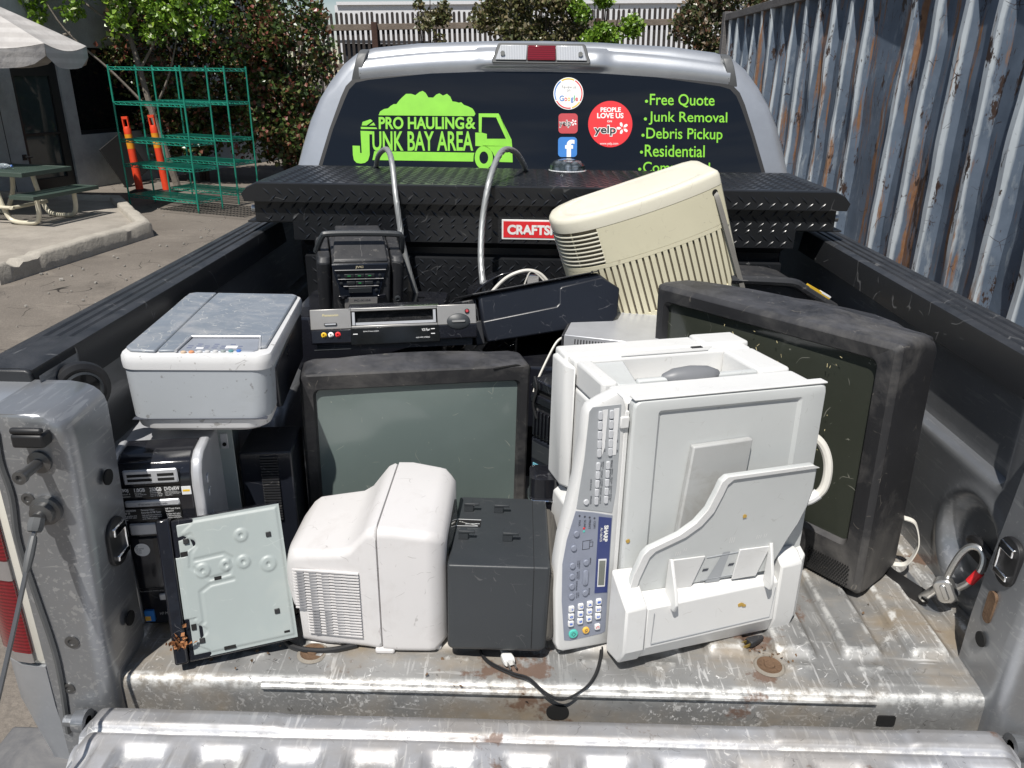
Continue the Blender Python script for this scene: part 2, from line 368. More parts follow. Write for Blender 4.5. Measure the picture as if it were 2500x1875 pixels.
# ------------------------------------------------------------------ building on the left
bt = Vector((.327, .945, 0)); bn = Vector((.945, -.327, 0)); b0 = Vector((-7.2, 11.85, 0))
bld = thing('grey_building', 'dark grey stucco building with a glazed door and a wide black window', 'building', (b0.x, b0.y, G), (-math.degrees(math.atan2(.327, .945))+0, 0, 0))
# local frame: y runs along the facade (t), x points out of the wall
def bwall(t0, t1, z0, z1): m.box(-.25, 0, t0, t1, z0-G, z1-G)
m = MB()
bwall(-6, -1.03, G-.05, 3.4); bwall(-1.03, -.22, 1.28, 3.4); bwall(-.22, .0, G-.05, 3.4); bwall(0, 2.6, 1.28, 3.4); bwall(0, 2.6, G-.05, -.02); bwall(2.6, 5.2, G-.05, 3.4)
m.build('wall', MAT['wall'], bld)
m = MB(); m.box(-.13, -.10, 0, 2.6, -.02-G, 1.28-G); wp = m.build('window', MAT['darkglass'], bld)
m = MB()
for a, b_, c_, d_ in ((0, .05, -.02, 1.28), (2.55, 2.6, -.02, 1.28), (.05, 2.55, -.02, .04), (.05, 2.55, 1.22, 1.28)): m.box(-.14, -.06, a, b_, c_-G, d_-G)
m.build('window_frame', MAT['frame'], wp)
m = MB()
for a, b_, c_, d_ in ((-1.03, -.96, G, 1.28), (-.36, -.22, G, 1.28), (-.96, -.36, .86, 1.28), (-.96, -.36, G, -.62), (-.96, -.36, .02, .05)): m.box(-.14, -.04, a, b_, c_-G, d_-G)
dr = m.build('door', MAT['frame'], bld)
m = MB(); m.box(-.11, -.08, -.96, -.36, .05-G, .86-G); m.box(-.11, -.08, -.96, -.36, -.62-G, .02-G); m.build('pane', MAT['doorpanel'], dr)
m = MB(); m.tube([(-.03, -1.08, .57), (.05, -1.08, .57), (.06, -1.0, .57)], .013); m.box(0, .01, -1.12, -1.05, .53, .61); m.build('handle', MAT['frame'], dr)
m = MB(); m.box(-.002, .003, -1.325, -1.315, 0, 4.2); m.build('wall_joint', MAT['frame'], bld)

# ------------------------------------------------------------------ fence and far building
fe = thing('picket_fence', 'tall weathered picket fence with grey rails across the back of the yard', 'fence', (0, 17, .42), (0, 0, -1.59))
m = MB(); rnd = random.Random(5)
for k in range(-118, 78):
    x = k*.108+rnd.uniform(-.006, .006); h = 1.80+rnd.uniform(-.02, .025)
    m.prism([(x-.029, .2), (x+.029, .2), (x+.029, h-.03), (x+.018, h), (x-.018, h), (x-.029, h-.03)], 'y', -.012+rnd.uniform(-.004, .004), .01)
m.build('picket_panel', MAT['fencewood'], fe, smooth=False)
for z in (1.47, .70):
    m = MB(); m.box(-13, 8.4, -.06, -.0135, z, z+.12); m.build('rail', MAT['railwood'], fe, .006)
for x in (-8.1, -3.3, 1.4, 6.1):
    m = MB(); m.box(x-.06, x+.06, -.15, -.0615, -1.2, 1.62); m.build('post', MAT['postwood'], fe, .006)
m = MB(); m.box(-13, 8.4, .5, .6, -1.24, .2); m.build('base_board', MAT['graypanel'], fe)
bd = thing('dark_shed', 'low dark corrugated shed standing behind the picket fence', 'shed', (0, 19.5, G))
m = MB(); pts = []
for k in range(0, 26): pts += [(-4.6+k*.075, .0 if k % 2 else .03)]
m.prism(pts+[(-2.73, .8), (-4.6, .8)], 'z', 0, 2.45); m.build('wall', MAT['graypanel'], bd, smooth=False)
m = MB(); m.prism([(-.15, 2.45), (1.0, 2.5), (1.0, 2.56), (-.15, 2.51)], 'x', -4.7, -2.6); m.build('roof', MAT['graypanel'], bd, smooth=False)
wbld = thing('white_warehouse', 'long plain white building rising behind the picket fence', 'building', (2, 31, G), (0, 0, -1.0))
m = MB(); m.box(-9.3, 16, 0, 10, -.6, 4.25); m.build('wall', MAT['white_bld'], wbld)
m = MB(); m.box(-9.2, 16.1, -.1, 10.1, 4.251, 4.36); m.build('parapet', MAT['white_bld'], wbld)

# ------------------------------------------------------------------ container wall on the right
ct = thing('shipping_container', 'rusty blue corrugated shipping container standing beside the truck', 'shipping container', (2.70, 3.0, G), (0, 0, 0))
m = MB(); prof = []; y = -2.6; k = 0
y = 2.21-.40*19-.07
while y < 8.0:
    j = .008*mnoise.noise((k*1.7, 0, 0)); q = .015*mnoise.noise((k*2.3, 5, 0))
    if abs(y-2.54) > .1: prof += [(.07, y+.02+q), (0+j, y+.075+q), (0+j, y+.125+q), (.07, y+.18+q), (.068, y+.30+q)]
    y += .40; k += 1
nz = 26; rows = []
def cpt(i, z):
    x, yy = prof[i]; d = .014*mnoise.noise((yy*1.6, z*1.3, 4))+.045*max(0, mnoise.noise((yy*1.3, z*1.1, 9)))+.012*mnoise.noise((yy*4, z*3.1, 2))
    if x > .03 and z > 2.2: pass
    return (x+d, yy, z)
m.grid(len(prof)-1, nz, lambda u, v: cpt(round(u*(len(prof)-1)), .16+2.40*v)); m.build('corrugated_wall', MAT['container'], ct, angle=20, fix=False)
m = MB(); m.box(-.012, .10, -5.46, 8.1, 2.56, 2.65); m.box(-.012, .10, -5.46, 8.1, 0, .16); m.build('rail', MAT['cont_edge'], ct, .006)
m = MB(); m.box(-.018, .16, 8.1, 8.26, 0, 2.68); m.build('corner_post', MAT['cont_edge'], ct, .008)
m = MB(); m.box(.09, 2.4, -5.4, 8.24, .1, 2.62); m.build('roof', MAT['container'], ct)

# ------------------------------------------------------------------ foliage
def leaf(m, p, s, rnd, up=.35, asp=.45):
    d = Vector((rnd.gauss(0, 1), rnd.gauss(0, 1), rnd.gauss(0, 1)+up*.3)); d.normalize()
    nrm = Vector((rnd.gauss(0, .7), rnd.gauss(-.25, .7), rnd.gauss(.5, .6))); w = d.cross(nrm)
    if w.length < 1e-4: return
    w.normalize(); n2 = w.cross(d)*s*.12; w *= s*asp
    a = p; t = p+d*s; mid = p+d*s*.45
    m.add([a, mid+w+n2, t, mid-w+n2], [(0, 1, 2), (0, 2, 3)])
def foliage(clumps, n, size, seed, asp=.45, up=.35):
    m = MB(); rnd = random.Random(seed); tot = sum(c[3] if len(c) > 3 else c[1]**2 for c in clumps)
    for c in clumps:
        cnt = int(n*(c[3] if len(c) > 3 else c[1]**2)/tot); C = Vector(c[0]); sq = c[2] if len(c) > 2 else (1, 1, 1)
        for k in range(cnt):
            v = Vector((rnd.gauss(0, 1), rnd.gauss(0, 1), rnd.gauss(0, 1))); v.normalize(); v *= c[1]*(rnd.random()**.45)
            leaf(m, C+Vector((v.x*sq[0], v.y*sq[1], v.z*sq[2])), size*rnd.uniform(.6, 1.25), rnd, up, asp)
    return m
def clumps_in(cx, cy, z0, z1, rx, ry, k, r, seed, taper=0):
    rnd = random.Random(seed); out = []
    while len(out) < k:
        a = Vector((rnd.uniform(-1, 1), rnd.uniform(-1, 1), rnd.uniform(-1, 1)))
        if a.length > 1: continue
        zz = (a.z+1)/2; q = 1-taper*zz
        out.append(((cx+a.x*rx*q, cy+a.y*ry*q, z0+(z1-z0)*zz), r*rnd.uniform(.6, 1.3)))
    return out
def shrub(name, label, cat, x, y, z0, z1, rx, ry, mat, n, size, k, r, seed, group=None, stems=4, base=G, trunk='bark2', taper=0, asp=.42):
    t = thing(name, label, cat, (x, y, base), group=group)
    foliage(clumps_in(0, 0, z0-base, z1-base, rx, ry, k, r, seed, taper), n, size, seed, asp).build('crown', MAT[mat], t, smooth=False, fix=False)
    m = MB(); rnd = random.Random(seed)
    for i in range(stems):
        ex, ey = rnd.uniform(-.6, .6)*rx, rnd.uniform(-.5, .5)*ry; h = (z1-base)*rnd.uniform(.75, .95)
        m.tube(smooth_path([(ex*.12, ey*.12, -.05), (ex*.3, ey*.3, h*.35), (ex*.75, ey*.7, h*.7), (ex, ey, h)], 4), [.035-.028*q/12 for q in range(13)], 6)
    m.build('trunk', MAT[trunk], t); return t
shrub('photinia_shrub', 'big dark photinia shrub with red and green leaves behind the green shelves', 'shrub', -5.75, 13.0, -.8, 3.0, 1.3, .8, 'leaf_red', 17000, .085, 75, .34, 11, stems=6)
shrub('photinia_shrub', 'tall red-tipped photinia shrub nearest the truck cab, right of the shelves', 'shrub', -4.2, 12.9, -.85, 2.7, 1.05, .8, 'leaf_red', 15000, .085, 60, .34, 12, stems=5)
t = thing('young_tree', 'slender pale-barked young tree with bright green leaves beside the green shelves', 'tree', (-5.82, 12.0, G))
m = MB()
tr = [(0, 0, -.05), (-.1, -.05, .55), (-.22, -.08, 1.2), (-.33, -.1, 2.0), (-.45, -.1, 2.7), (-.55, -.1, 3.4)]
m.tube(smooth_path(tr, 5), [.062-.036*k/25 for k in range(26)], 8)
for pth in ([(-.2, -.06, 1.15), (-.65, -.25, 1.75), (-1.15, -.5, 2.35), (-1.4, -.6, 2.95)], [(-.3, -.1, 1.8), (.25, -.3, 2.4), (.75, -.5, 2.75)], [(-.36, -.1, 2.2), (-.9, -.4, 2.75), (-1.55, -.6, 2.95)], [(-.4, -.1, 2.5), (.1, -.2, 3.0), (.5, -.3, 3.2)], [(-.2, -.05, 1.2), (.15, -.15, 1.7), (.4, -.2, 2.3)], [(-1.1, -.45, 2.3), (-1.45, -.55, 2.2)]):
    m.tube(smooth_path(pth, 5), [.024-.016*k/(5*(len(pth)-1)) for k in range(5*(len(pth)-1)+1)], 6)
m.build('trunk', MAT['bark'], t)
cl = [((-1.75, -.6, 3.0), .3), ((-1.5, -.65, 2.8), .22), ((-1.2, -.5, 3.2), .35), ((-.7, -.4, 3.1), .4), ((-.2, -.45, 2.95), .38), ((.3, -.45, 2.7), .34), ((.75, -.5, 2.75), .36), ((.55, -.4, 3.1), .36), ((.1, -.4, 3.3), .4), ((1.0, -.5, 3.05), .3), ((-.5, -.3, 3.5), .5), ((.15, -.45, 2.35), .2), ((.5, -.45, 2.45), .2), ((-1.45, -.6, 2.55), .16), ((-1.9, -.6, 2.75), .2), ((-2.1, -.6, 2.95), .22), ((-1.0, -.5, 2.6), .18), ((-.3, -.5, 2.45), .2), ((1.2, -.5, 2.65), .2), ((.85, -.5, 2.3), .16)]
foliage(cl, 6500, .085, 21, .42).build('crown', MAT['leaf_green'], t, smooth=False, fix=False)
shrub('flowering_shrub', 'loose olive shrub with pale flowers in front of the fence, above the cab roof', 'shrub', .0, 15.6, 1.2, 2.55, 1.15, .4, 'leaf_olive', 8500, .09, 42, .26, 31, stems=6, base=.0)
shrub('sapling', 'thin twiggy sapling with few leaves before the fence, left of the roof lamp', 'sapling', -2.0, 15.4, 1.3, 2.5, .35, .3, 'leaf_olive', 800, .085, 9, .16, 32, stems=4, base=.0)
shrub('sapling', 'bright light green sapling before the fence, right of the roof lamp', 'sapling', 1.3, 15.1, 1.3, 2.5, .6, .35, 'leaf_green', 3400, .085, 16, .18, 33, stems=4, base=.0)
shrub('flowering_shrub', 'white-flowered shrub with reddish leaves at the left end of the container', 'shrub', 3.35, 14.2, .7, 2.55, .95, .5, 'leaf_mixed', 7500, .08, 38, .26, 34, stems=6)

# ------------------------------------------------------------------ picnic table, umbrella, bottle
pt = thing('picnic_table', 'picnic table with dark green top, side bench and cream pipe legs', 'picnic table', (-6.52, 8.35, G+.105), (-12, 0, 0))
def slat_top(x0, x1, y0, y1, z, th, part, slots_y, ch=.0):
    m = MB(); c = ch
    out = [(x0+c, y0), (x1-c, y0), (x1, y0+c), (x1, y1-c), (x1-c, y1), (x0+c, y1), (x0, y1-c), (x0, y0+c)] if c else [(x0, y0), (x1, y0), (x1, y1), (x0, y1)]
    # solid rim and many cross slats with gaps that let the light through
    w = .05
    m.box(x0, x1, y0, y0+w, z-th, z); m.box(x0, x1, y1-w, y1, z-th, z); m.box(x0, x0+w, y0+w, y1-w, z-th, z); m.box(x1-w, x1, y0+w, y1-w, z-th, z)
    n = slots_y
    for k in range(n):
        a = x0+w+(x1-x0-2*w)*(k+.5)/n; q = (x1-x0-2*w)/n
        m.box(a-q*.31, a+q*.31, y0+w, y1-w, z-th*.5, z-.002)
    return m.build(part, MAT['table_green'], pt, .004)
slat_top(-.9, .9, -.38, .38, .615, .05, 'tabletop', 60)
slat_top(.70, 1.03, -.42, .62, .365, .045, 'bench_seat', 9)
def pipe(pts): m = MB(); m.tube(smooth_path(pts, 6), .027, 10); return m.build('leg', MAT['cream_pipe'], pt)
for y in (-.24, .34):
    pipe([(.34, y, .57), (.37, y, .38), (.42, y, .17), (.48, y, .06), (.58, y, .028), (.72, y, .028), (.84, y, .05), (.89, y, .14), (.90, y, .32)])
for y in (-.3, .3):
    pipe([(.1, y, .57), (.05, y, .3), (-.1, y, .06), (-.25, y, .028), (-.7, y, .03), (-.8, y, .1), (-.8, y, .34)])
m = MB(); m.tube([(-.8, -.3, .2), (.6, -.28, .2)], .02); m.tube([(.57, -.3, .2), (.57, .25, .2)], .02); m.build('brace', MAT['cream_pipe'], pt)
slat_top(-1.0, -.7, -.8, .8, .365, .045, 'bench_seat', 9)
pb = thing('water_bottle', 'clear empty water bottle lying on the picnic table', 'bottle', (-6.16, 8.15, G+.105+.615+.034))
s = NT('clear_pet'); s.p(col=(.75, .82, .88), rough=.08, trans=.75, ior=1.3); MAT['pet'] = s.m
m = MB(); m.lathe([(.0, -.11), (.028, -.108), (.033, -.09), (.03, -.05), (.033, -.03), (.030, 0), (.033, .03), (.026, .07), (.013, .095), (.013, .11)], ax='x'); m.build('body', MAT['pet'], pb)
m = MB(); m.cyl((.111, 0, 0), (.128, 0, 0), .0145); m.build('cap', plain('blue_cap', (.1, .2, .5), .4), pb)
um = thing('patio_umbrella', 'grey and white canvas patio umbrella with a scalloped valance over the table', 'umbrella', (-6.95, 9.0, G+.2))
Hc = 2.52; He = 1.88; Rr = 1.4; rings = []
def upt(a, r, z): return (r*math.cos(a), r*math.sin(a), z)
m = MB(); N = 8; sub = 8
def umb(u, v):
    a = u*2*math.pi; k = (u*N) % 1; edge = abs(k-.5)*2
    seg = math.cos(math.pi/N)/math.cos((k-.5)*2*math.pi/N); sag = .07*(1-edge**2)*v
    return upt(a-.32, Rr*v*seg, Hc-(Hc-He)*(v**1.1)-sag*(.5+.5*v))
m.grid(N*sub, 10, umb)
def val(u, v):
    a = u*2*math.pi; k = (u*N) % 1; edge = abs(k-.5)*2
    seg = math.cos(math.pi/N)/math.cos((k-.5)*2*math.pi/N); sag = .07*(1-edge**2); dz = .2-.07*edge**6
    return upt(a-.32, Rr*seg*(1+.012*v*math.sin(u*150)), He-sag-.004-dz*v)
m.build('canopy', MAT['canvas'], um, fix=False, angle=60)
m = MB(); m.grid(N*sub, 4, val); m.build('valance', MAT['canvas'], um, fix=False, angle=60)
m = MB(); m.cyl((0, 0, -.0), (0, 0, Hc-.01), .022); m.build('pole', MAT['cream_pipe'], um)
for k in range(8):
    a = 2*math.pi*k/8-.32; m = MB(); m.tube([upt(a, .03, Hc-.03), upt(a, Rr*.98, He-.012)], .008, 6); m.build('rib', MAT['cream_pipe'], um)

# ------------------------------------------------------------------ wire shelves, delineators, leaning board
def make_shelves():
    t = thing('wire_shelving', 'green wire shelving unit, the nearer of two, in front of the young tree', 'shelving unit', (-5.03, 10.05, G), (-24, 0, 0), 'green wire shelving units')
    for x in (-.655, .655):
        for y in (-.22, .22):
            m = MB(); m.cyl((x, y, 0), (x, y, 1.87), .0125, n=10); m.build('post', MAT['green_wire'], t)
    for z in (.16, .58, .91, 1.40, 1.84):
        m = MB()
        for y in (-.22, .22):
            for zz in (z, z-.035): m.tube([(-.655, y, zz), (.655, y, zz)], .0055, 5)
            n = 26; m.tube([(-.655+1.31*k/n, y, z-.035*(k % 2)) for k in range(n+1)], .0052, 5)
        for x in (-.655, .655):
            for zz in (z, z-.035): m.tube([(x, -.22, zz), (x, .22, zz)], .0045, 5)
            n = 9; m.tube([(x, -.22+.44*k/n, z-.035*(k % 2)) for k in range(n+1)], .0052, 5)
        if z < 1.8:
            for k in range(52): x = -.64+1.28*k/51; m.tube([(x, -.22, z+.003), (x, .22, z+.003)], .0024, 4)
            m.tube([(-.655, 0, z-.004), (.655, 0, z-.004)], .004, 4)
        m.build('shelf', MAT['green_wire'], t)
    return t
sh = make_shelves()
s2 = copy_tree(sh); s2.location = (-4.78, 10.85, G); s2.rotation_euler = (0, 0, R(-22))
s2['label'] = 'darker green wire shelving unit standing behind and right of the other'
wp = thing('wire_shelf_panel', 'loose black wire shelf panel lying flat on the ground under the shelving', 'wire panel', (-4.3, 9.75, G+.03), (-20, 0, 0))
m = MB()
for k in range(26): m.tube([(-.7+1.4*k/25, -.35, 0), (-.7+1.4*k/25, .35, 0)], .004, 4)
for k in range(6): m.tube([(-.7, -.35+.7*k/5, .006), (.7, -.35+.7*k/5, .006)], .005, 4)
m.build('grid', MAT['black_wire'], wp)
def delineator(x, y, lean, label, h=1.12):
    t = thing('traffic_delineator', label, 'delineator post', (x, y, G), (0, 0, lean), 'orange delineator posts')
    m = MB(); m.lathe([(.058, 0), (.058, .02), (.054, .60*h)]); m.build('post', MAT['orange'], t)
    m = MB(); m.lathe([(.055, .60*h), (.055, .79*h)]); m.build('reflective_band', MAT['yellow'], t)
    m = MB(); m.lathe([(.054, .791*h), (.054, .86*h), (.042, .89*h)])
    for a in (-1, 1): m.box(a*.038-.008, a*.038+.008, -.02, .02, .88*h, .99*h)
    m.box(-.046, .046, -.02, .02, .985*h, 1.02*h); m.build('handle', MAT['orange'], t)
    m = MB(); m.lathe([(.17, -.0), (.17, .03), (.08, .06)], n=16); m.build('base', MAT['black_wire'], t)
delineator(-6.15, 11.35, -3, 'orange delineator post with a slotted handle, left of the two')
delineator(-5.72, 11.35, -4, 'orange delineator post with a pointed broken top, right of the two', 1.15)
bo = thing('leaning_board', 'square dark board leaning on its corner against the grey wall', 'board', (-6.93, 12.15, G), (-19, 0, 0))
m = MB(); q = Matrix.Rotation(R(14), 4, 'Y') @ Matrix.Rotation(R(28), 4, 'X'); m.T = Matrix.Translation((.3, 0, .005)) @ Matrix.Rotation(R(-12), 4, 'Y') @ Matrix.Rotation(R(24), 4, 'X')
m.box(-.012, .012, -.1, .55, 0, .72); m.build('panel', plain('black_board', (.02, .02, .02), .6), bo, .004)

shrub('street_tree', 'broad dark tree standing behind the photographer, mirrored low in the rear window', 'tree', 3.2, -17, 2.2, 8.2, 3.4, 2.2, 'leaf_olive', 5200, .26, 40, 1.0, 51, stems=4)
shrub('street_tree', 'smaller dark tree standing behind the photographer, mirrored at the left of the rear window', 'tree', -5.5, -20, 2.4, 8.0, 3.0, 2.2, 'leaf_olive', 8000, .26, 34, 1.0, 52, stems=4)
# ------------------------------------------------------------------ the pickup truck (one thing)
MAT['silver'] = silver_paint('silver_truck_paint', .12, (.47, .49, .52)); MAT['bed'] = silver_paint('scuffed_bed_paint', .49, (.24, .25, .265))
MAT['bedworn'] = silver_paint('worn_bed_floor_paint', 1.0, (.34, .34, .335), .95); MAT['tailworn'] = silver_paint('worn_tailgate_paint', .95, (.46, .47, .50), .45)
MAT['post'] = silver_paint('dull_post_paint', .49, (.31, .32, .335))
MAT['railcap'] = plastic('black_rail_cap', (.016, .017, .019), .42, dust=.35, dustcol=(.10, .10, .105), scr=(.22, .22, .22), scr_amt=.4, scr_scale=7, dens=.35, bump=.3, fine=700)
MAT['black'] = plain('black_rubber', (.012, .012, .013), .5); MAT['void'] = plain('dark_hole', (.004, .004, .004), .9)
MAT['steel'] = plain('zinc_steel', (.55, .55, .54), .35, .9); MAT['darksteel'] = plain('dark_steel', (.16, .16, .16), .4, .8); MAT['chrome'] = plain('chrome', (.8, .8, .8), .08, 1)
MAT['seam'] = plain('grey_seam_strip', (.085, .088, .09), .5)
MAT['dirtysteel'] = concrete('dirty_steel', (.26, .235, .20), .5)
MAT['rust'] = concrete('rusty_bolt', (.15, .095, .06), .8)
s = NT('tinted_glass'); s.p(col=(.006, .007, .009), rough=.02, spec=.6, coat=.0); MAT['glass'] = s.m
s = NT('red_lens'); s.p(col=s.mix(s.step(s.math('SINE', s.math('MULTIPLY', s.sep(s.tc.outputs['Object'])[2], 900)), -.3, .3), (.11, .004, .008), (.19, .008, .014)), rough=.12, coat=.6, coatr=.05); MAT['redlens'] = s.m
s = NT('clear_lens'); s.p(col=s.mix(s.step(s.math('SINE', s.math('MULTIPLY', s.sep(s.tc.outputs['Object'])[0], 1100)), -.6, .4), (.50, .51, .52), (.70, .71, .72)), rough=.15, metal=.3, coat=.8, coatr=.04); MAT['clearlens'] = s.m
MAT['smokelens'] = plain('smoky_clear_lens', (.26, .245, .24), .12, .2, coat=.8)
s = NT('milky_lens'); s.p(col=(.58, .56, .50), rough=.25, coat=.5); MAT['milky'] = s.m
MAT['bumper'] = plastic('grey_step_pad', (.10, .10, .105), .7, dust=.4)
TR = thing('pickup_truck', 'silver pickup truck with its scratched tailgate down and bed full of scrap electronics', 'pickup truck', (0, 0, G))
def tb(m, name, mat, parent=None, **k):
    o = m.build(name, mat, parent or TR, **k)
    if parent is None: o.location = (0, 0, -G)
    return o
def sst(x, a, b):
    t = max(0, min(1, (x-a)/(b-a))); return t*t*(3-2*t)
def pad(x, y0, y, hw=.036, p=.125, x0=-.66, soft=.005):
    d = abs(((x-x0)/p+.5) % 1-.5)*p
    return sst(hw-d, -soft, soft*1.2)*(sst(y, y0-.006, y0+.022))
# bed floor
ys = [(-.006, -.11), (-.006, -.055), (-.006, -.02), (-.0045, -.010), (-.001, -.0035), (.005, -.0005), (.012, 0)]
yy = .02
while yy < .4: ys.append((yy, 0)); yy += .006
while yy < 1.75: ys.append((yy, 0)); yy += .03
nx = 300
def bf(u, v):
    y, z = ys[round(v*(len(ys)-1))]; x = -.86+1.72*u
    if y > .012:
        z += .013*pad(x, .085, y)*(1-.0*sst(y, .3, .4)); z += .0016*mnoise.noise((x*6, y*6, 0))+.0007*mnoise.noise((x*25, y*25, 2))
        z -= .0025*math.exp(-((y-.052)/.004)**2)*(1 if x > .60 else .0)
        dd = (x-.60)-.55*(y-.05); z += .003*sst(dd, -.004, .004)*(1-sst(y, .2, .25)) if x > .55 else 0
        z += .004*pad(x, .045, y, .024)*(1-sst(y, .062, .074))*(1 if mnoise.noise((round((x+.66)/.125)*3.3, 1, 1)) > -.1 else 0)
    return (x, y, z)
m = MB(); m.grid(nx, len(ys)-1, bf); bedf = tb(m, 'bed_floor', MAT['bedworn'], fix=False, angle=60)
def sub(m, name, mat, parent, **k): return m.build(name, mat, parent, **k)
m = MB(); m.tube([(-.50, -.0055, -.010), (.575, -.0055, -.010)], .0075, 10); sub(m, 'sill_lip', MAT['bedworn'], bedf)
for x, rx, rz in ((.022, .020, .016), (.60, .016, .011)):
    m = MB(); m.prism([(x+p, z-.052) for p, z in rr(rx*2, rz*2, rz*.98 if x < .1 else .004, 8)], 'y', -.0085, -.003); sub(m, 'drain_hole', MAT['void'], bedf)
for x, y in ((-.428, .066), (.408, .062), (-.01, .6)):
    m = MB(); m.lathe([(.026, 0), (.026, .0025), (.022, .004), (.019, .0022), (.010, .0025), (.009, .0055), (.004, .006), (.0, .004)], (x, y, .0005)); fb = sub(m, 'floor_bolt', MAT['rust'], bedf); m = MB(); m.lathe([(.0222, .0004), (.0225, .0036), (.0262, .003), (.0285, .0005), (.0262, -.001)], (x, y, .0008)); sub(m, 'washer', MAT['dirtysteel'], fb)
# bed side walls with ledge, dished tie-down pocket and wheel house
def wall_side(sg):
    def fn(u, v):
        y = .09+1.66*u; z = -.005+.535*v
        x = .838+.034*sst(z, .285, .298)*sst(y-(z-.29)*0, .20, .26)
        r = math.hypot((y-.255), (z-.142)*1.0); x += .03*(1-sst(r, .075, .105))
        x -= .008*math.exp(-((r-.112)/.012)**2)
        wx = sst(y, .60, .70)*(1-sst(y, 1.2, 1.3)); dz = .235*math.sqrt(max(0, 1-((y-.95)/.34)**2)) if abs(y-.95) < .34 else 0
        if z < dz: x = min(x, .66+.03*sst(z, dz-.03, dz))
        x += .002*mnoise.noise((y*5, z*5, sg))
        return (sg*x, y, z)
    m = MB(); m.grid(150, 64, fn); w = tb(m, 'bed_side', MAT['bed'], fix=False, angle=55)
    # outer skin of the box side
    P = [(.872, .528), (.962, .525), (.985, .46), (.995, .3), (1.0, .1), (.99, -.15), (.97, -.38), (.93, -.40), (.93, -.1), (.90, .3)]
    m = MB(); m.loft([[(sg*x, y, z) for x, z in P] for y in (.17, .35, .9, 1.45, 1.74)]); sub(m, 'outer_panel', MAT['silver'], w)
    w.data.flip_normals() if False else None
    # black plastic cap with three grooves
    prof = [(.858, .530), (.8595, .5335), (.868, .536)]
    for k in range(3): c = .886+k*.024; prof += [(c-.006, .5365), (c-.0025, .533), (c+.0025, .533), (c+.006, .5365)]
    prof += [(.952, .5365), (.962, .533), (.9655, .526), (.966, .49), (.962, .49), (.961, .5255), (.955, .529), (.863, .5285), (.852, .467), (.8485, .467)]
    rings = []
    prof0 = [(x, min(z, .536)) if z < .5331 and .88 < x < .94 else (x, z) for x, z in prof]
    prof0 = [(x, .5365 if (.875 < x < .945 and z > .53) else z) for x, z in prof]
    for y, pf in ((.106, prof0), (.272, prof0), (.284, prof), (.5, prof), (1.0, prof), (1.50, prof)): rings.append([(sg*x, y, z) for x, z in pf])
    m = MB(); m.loft(rings); cap = tb(m, 'rail_cap', MAT['railcap'], angle=25)
    m = MB(); m.prism([(sg*x, z) for x, z in [(.85, .468), (.8585, .531), (.866, .536), (.95, .536), (.966, .525), (.966, .5), (.90, .5), (.875, .466)]], 'y', .098, .1075); sub(m, 'cap_end', MAT['railcap'], cap, bevel=.003)
    return w
wl = wall_side(-1); wr = wall_side(1)
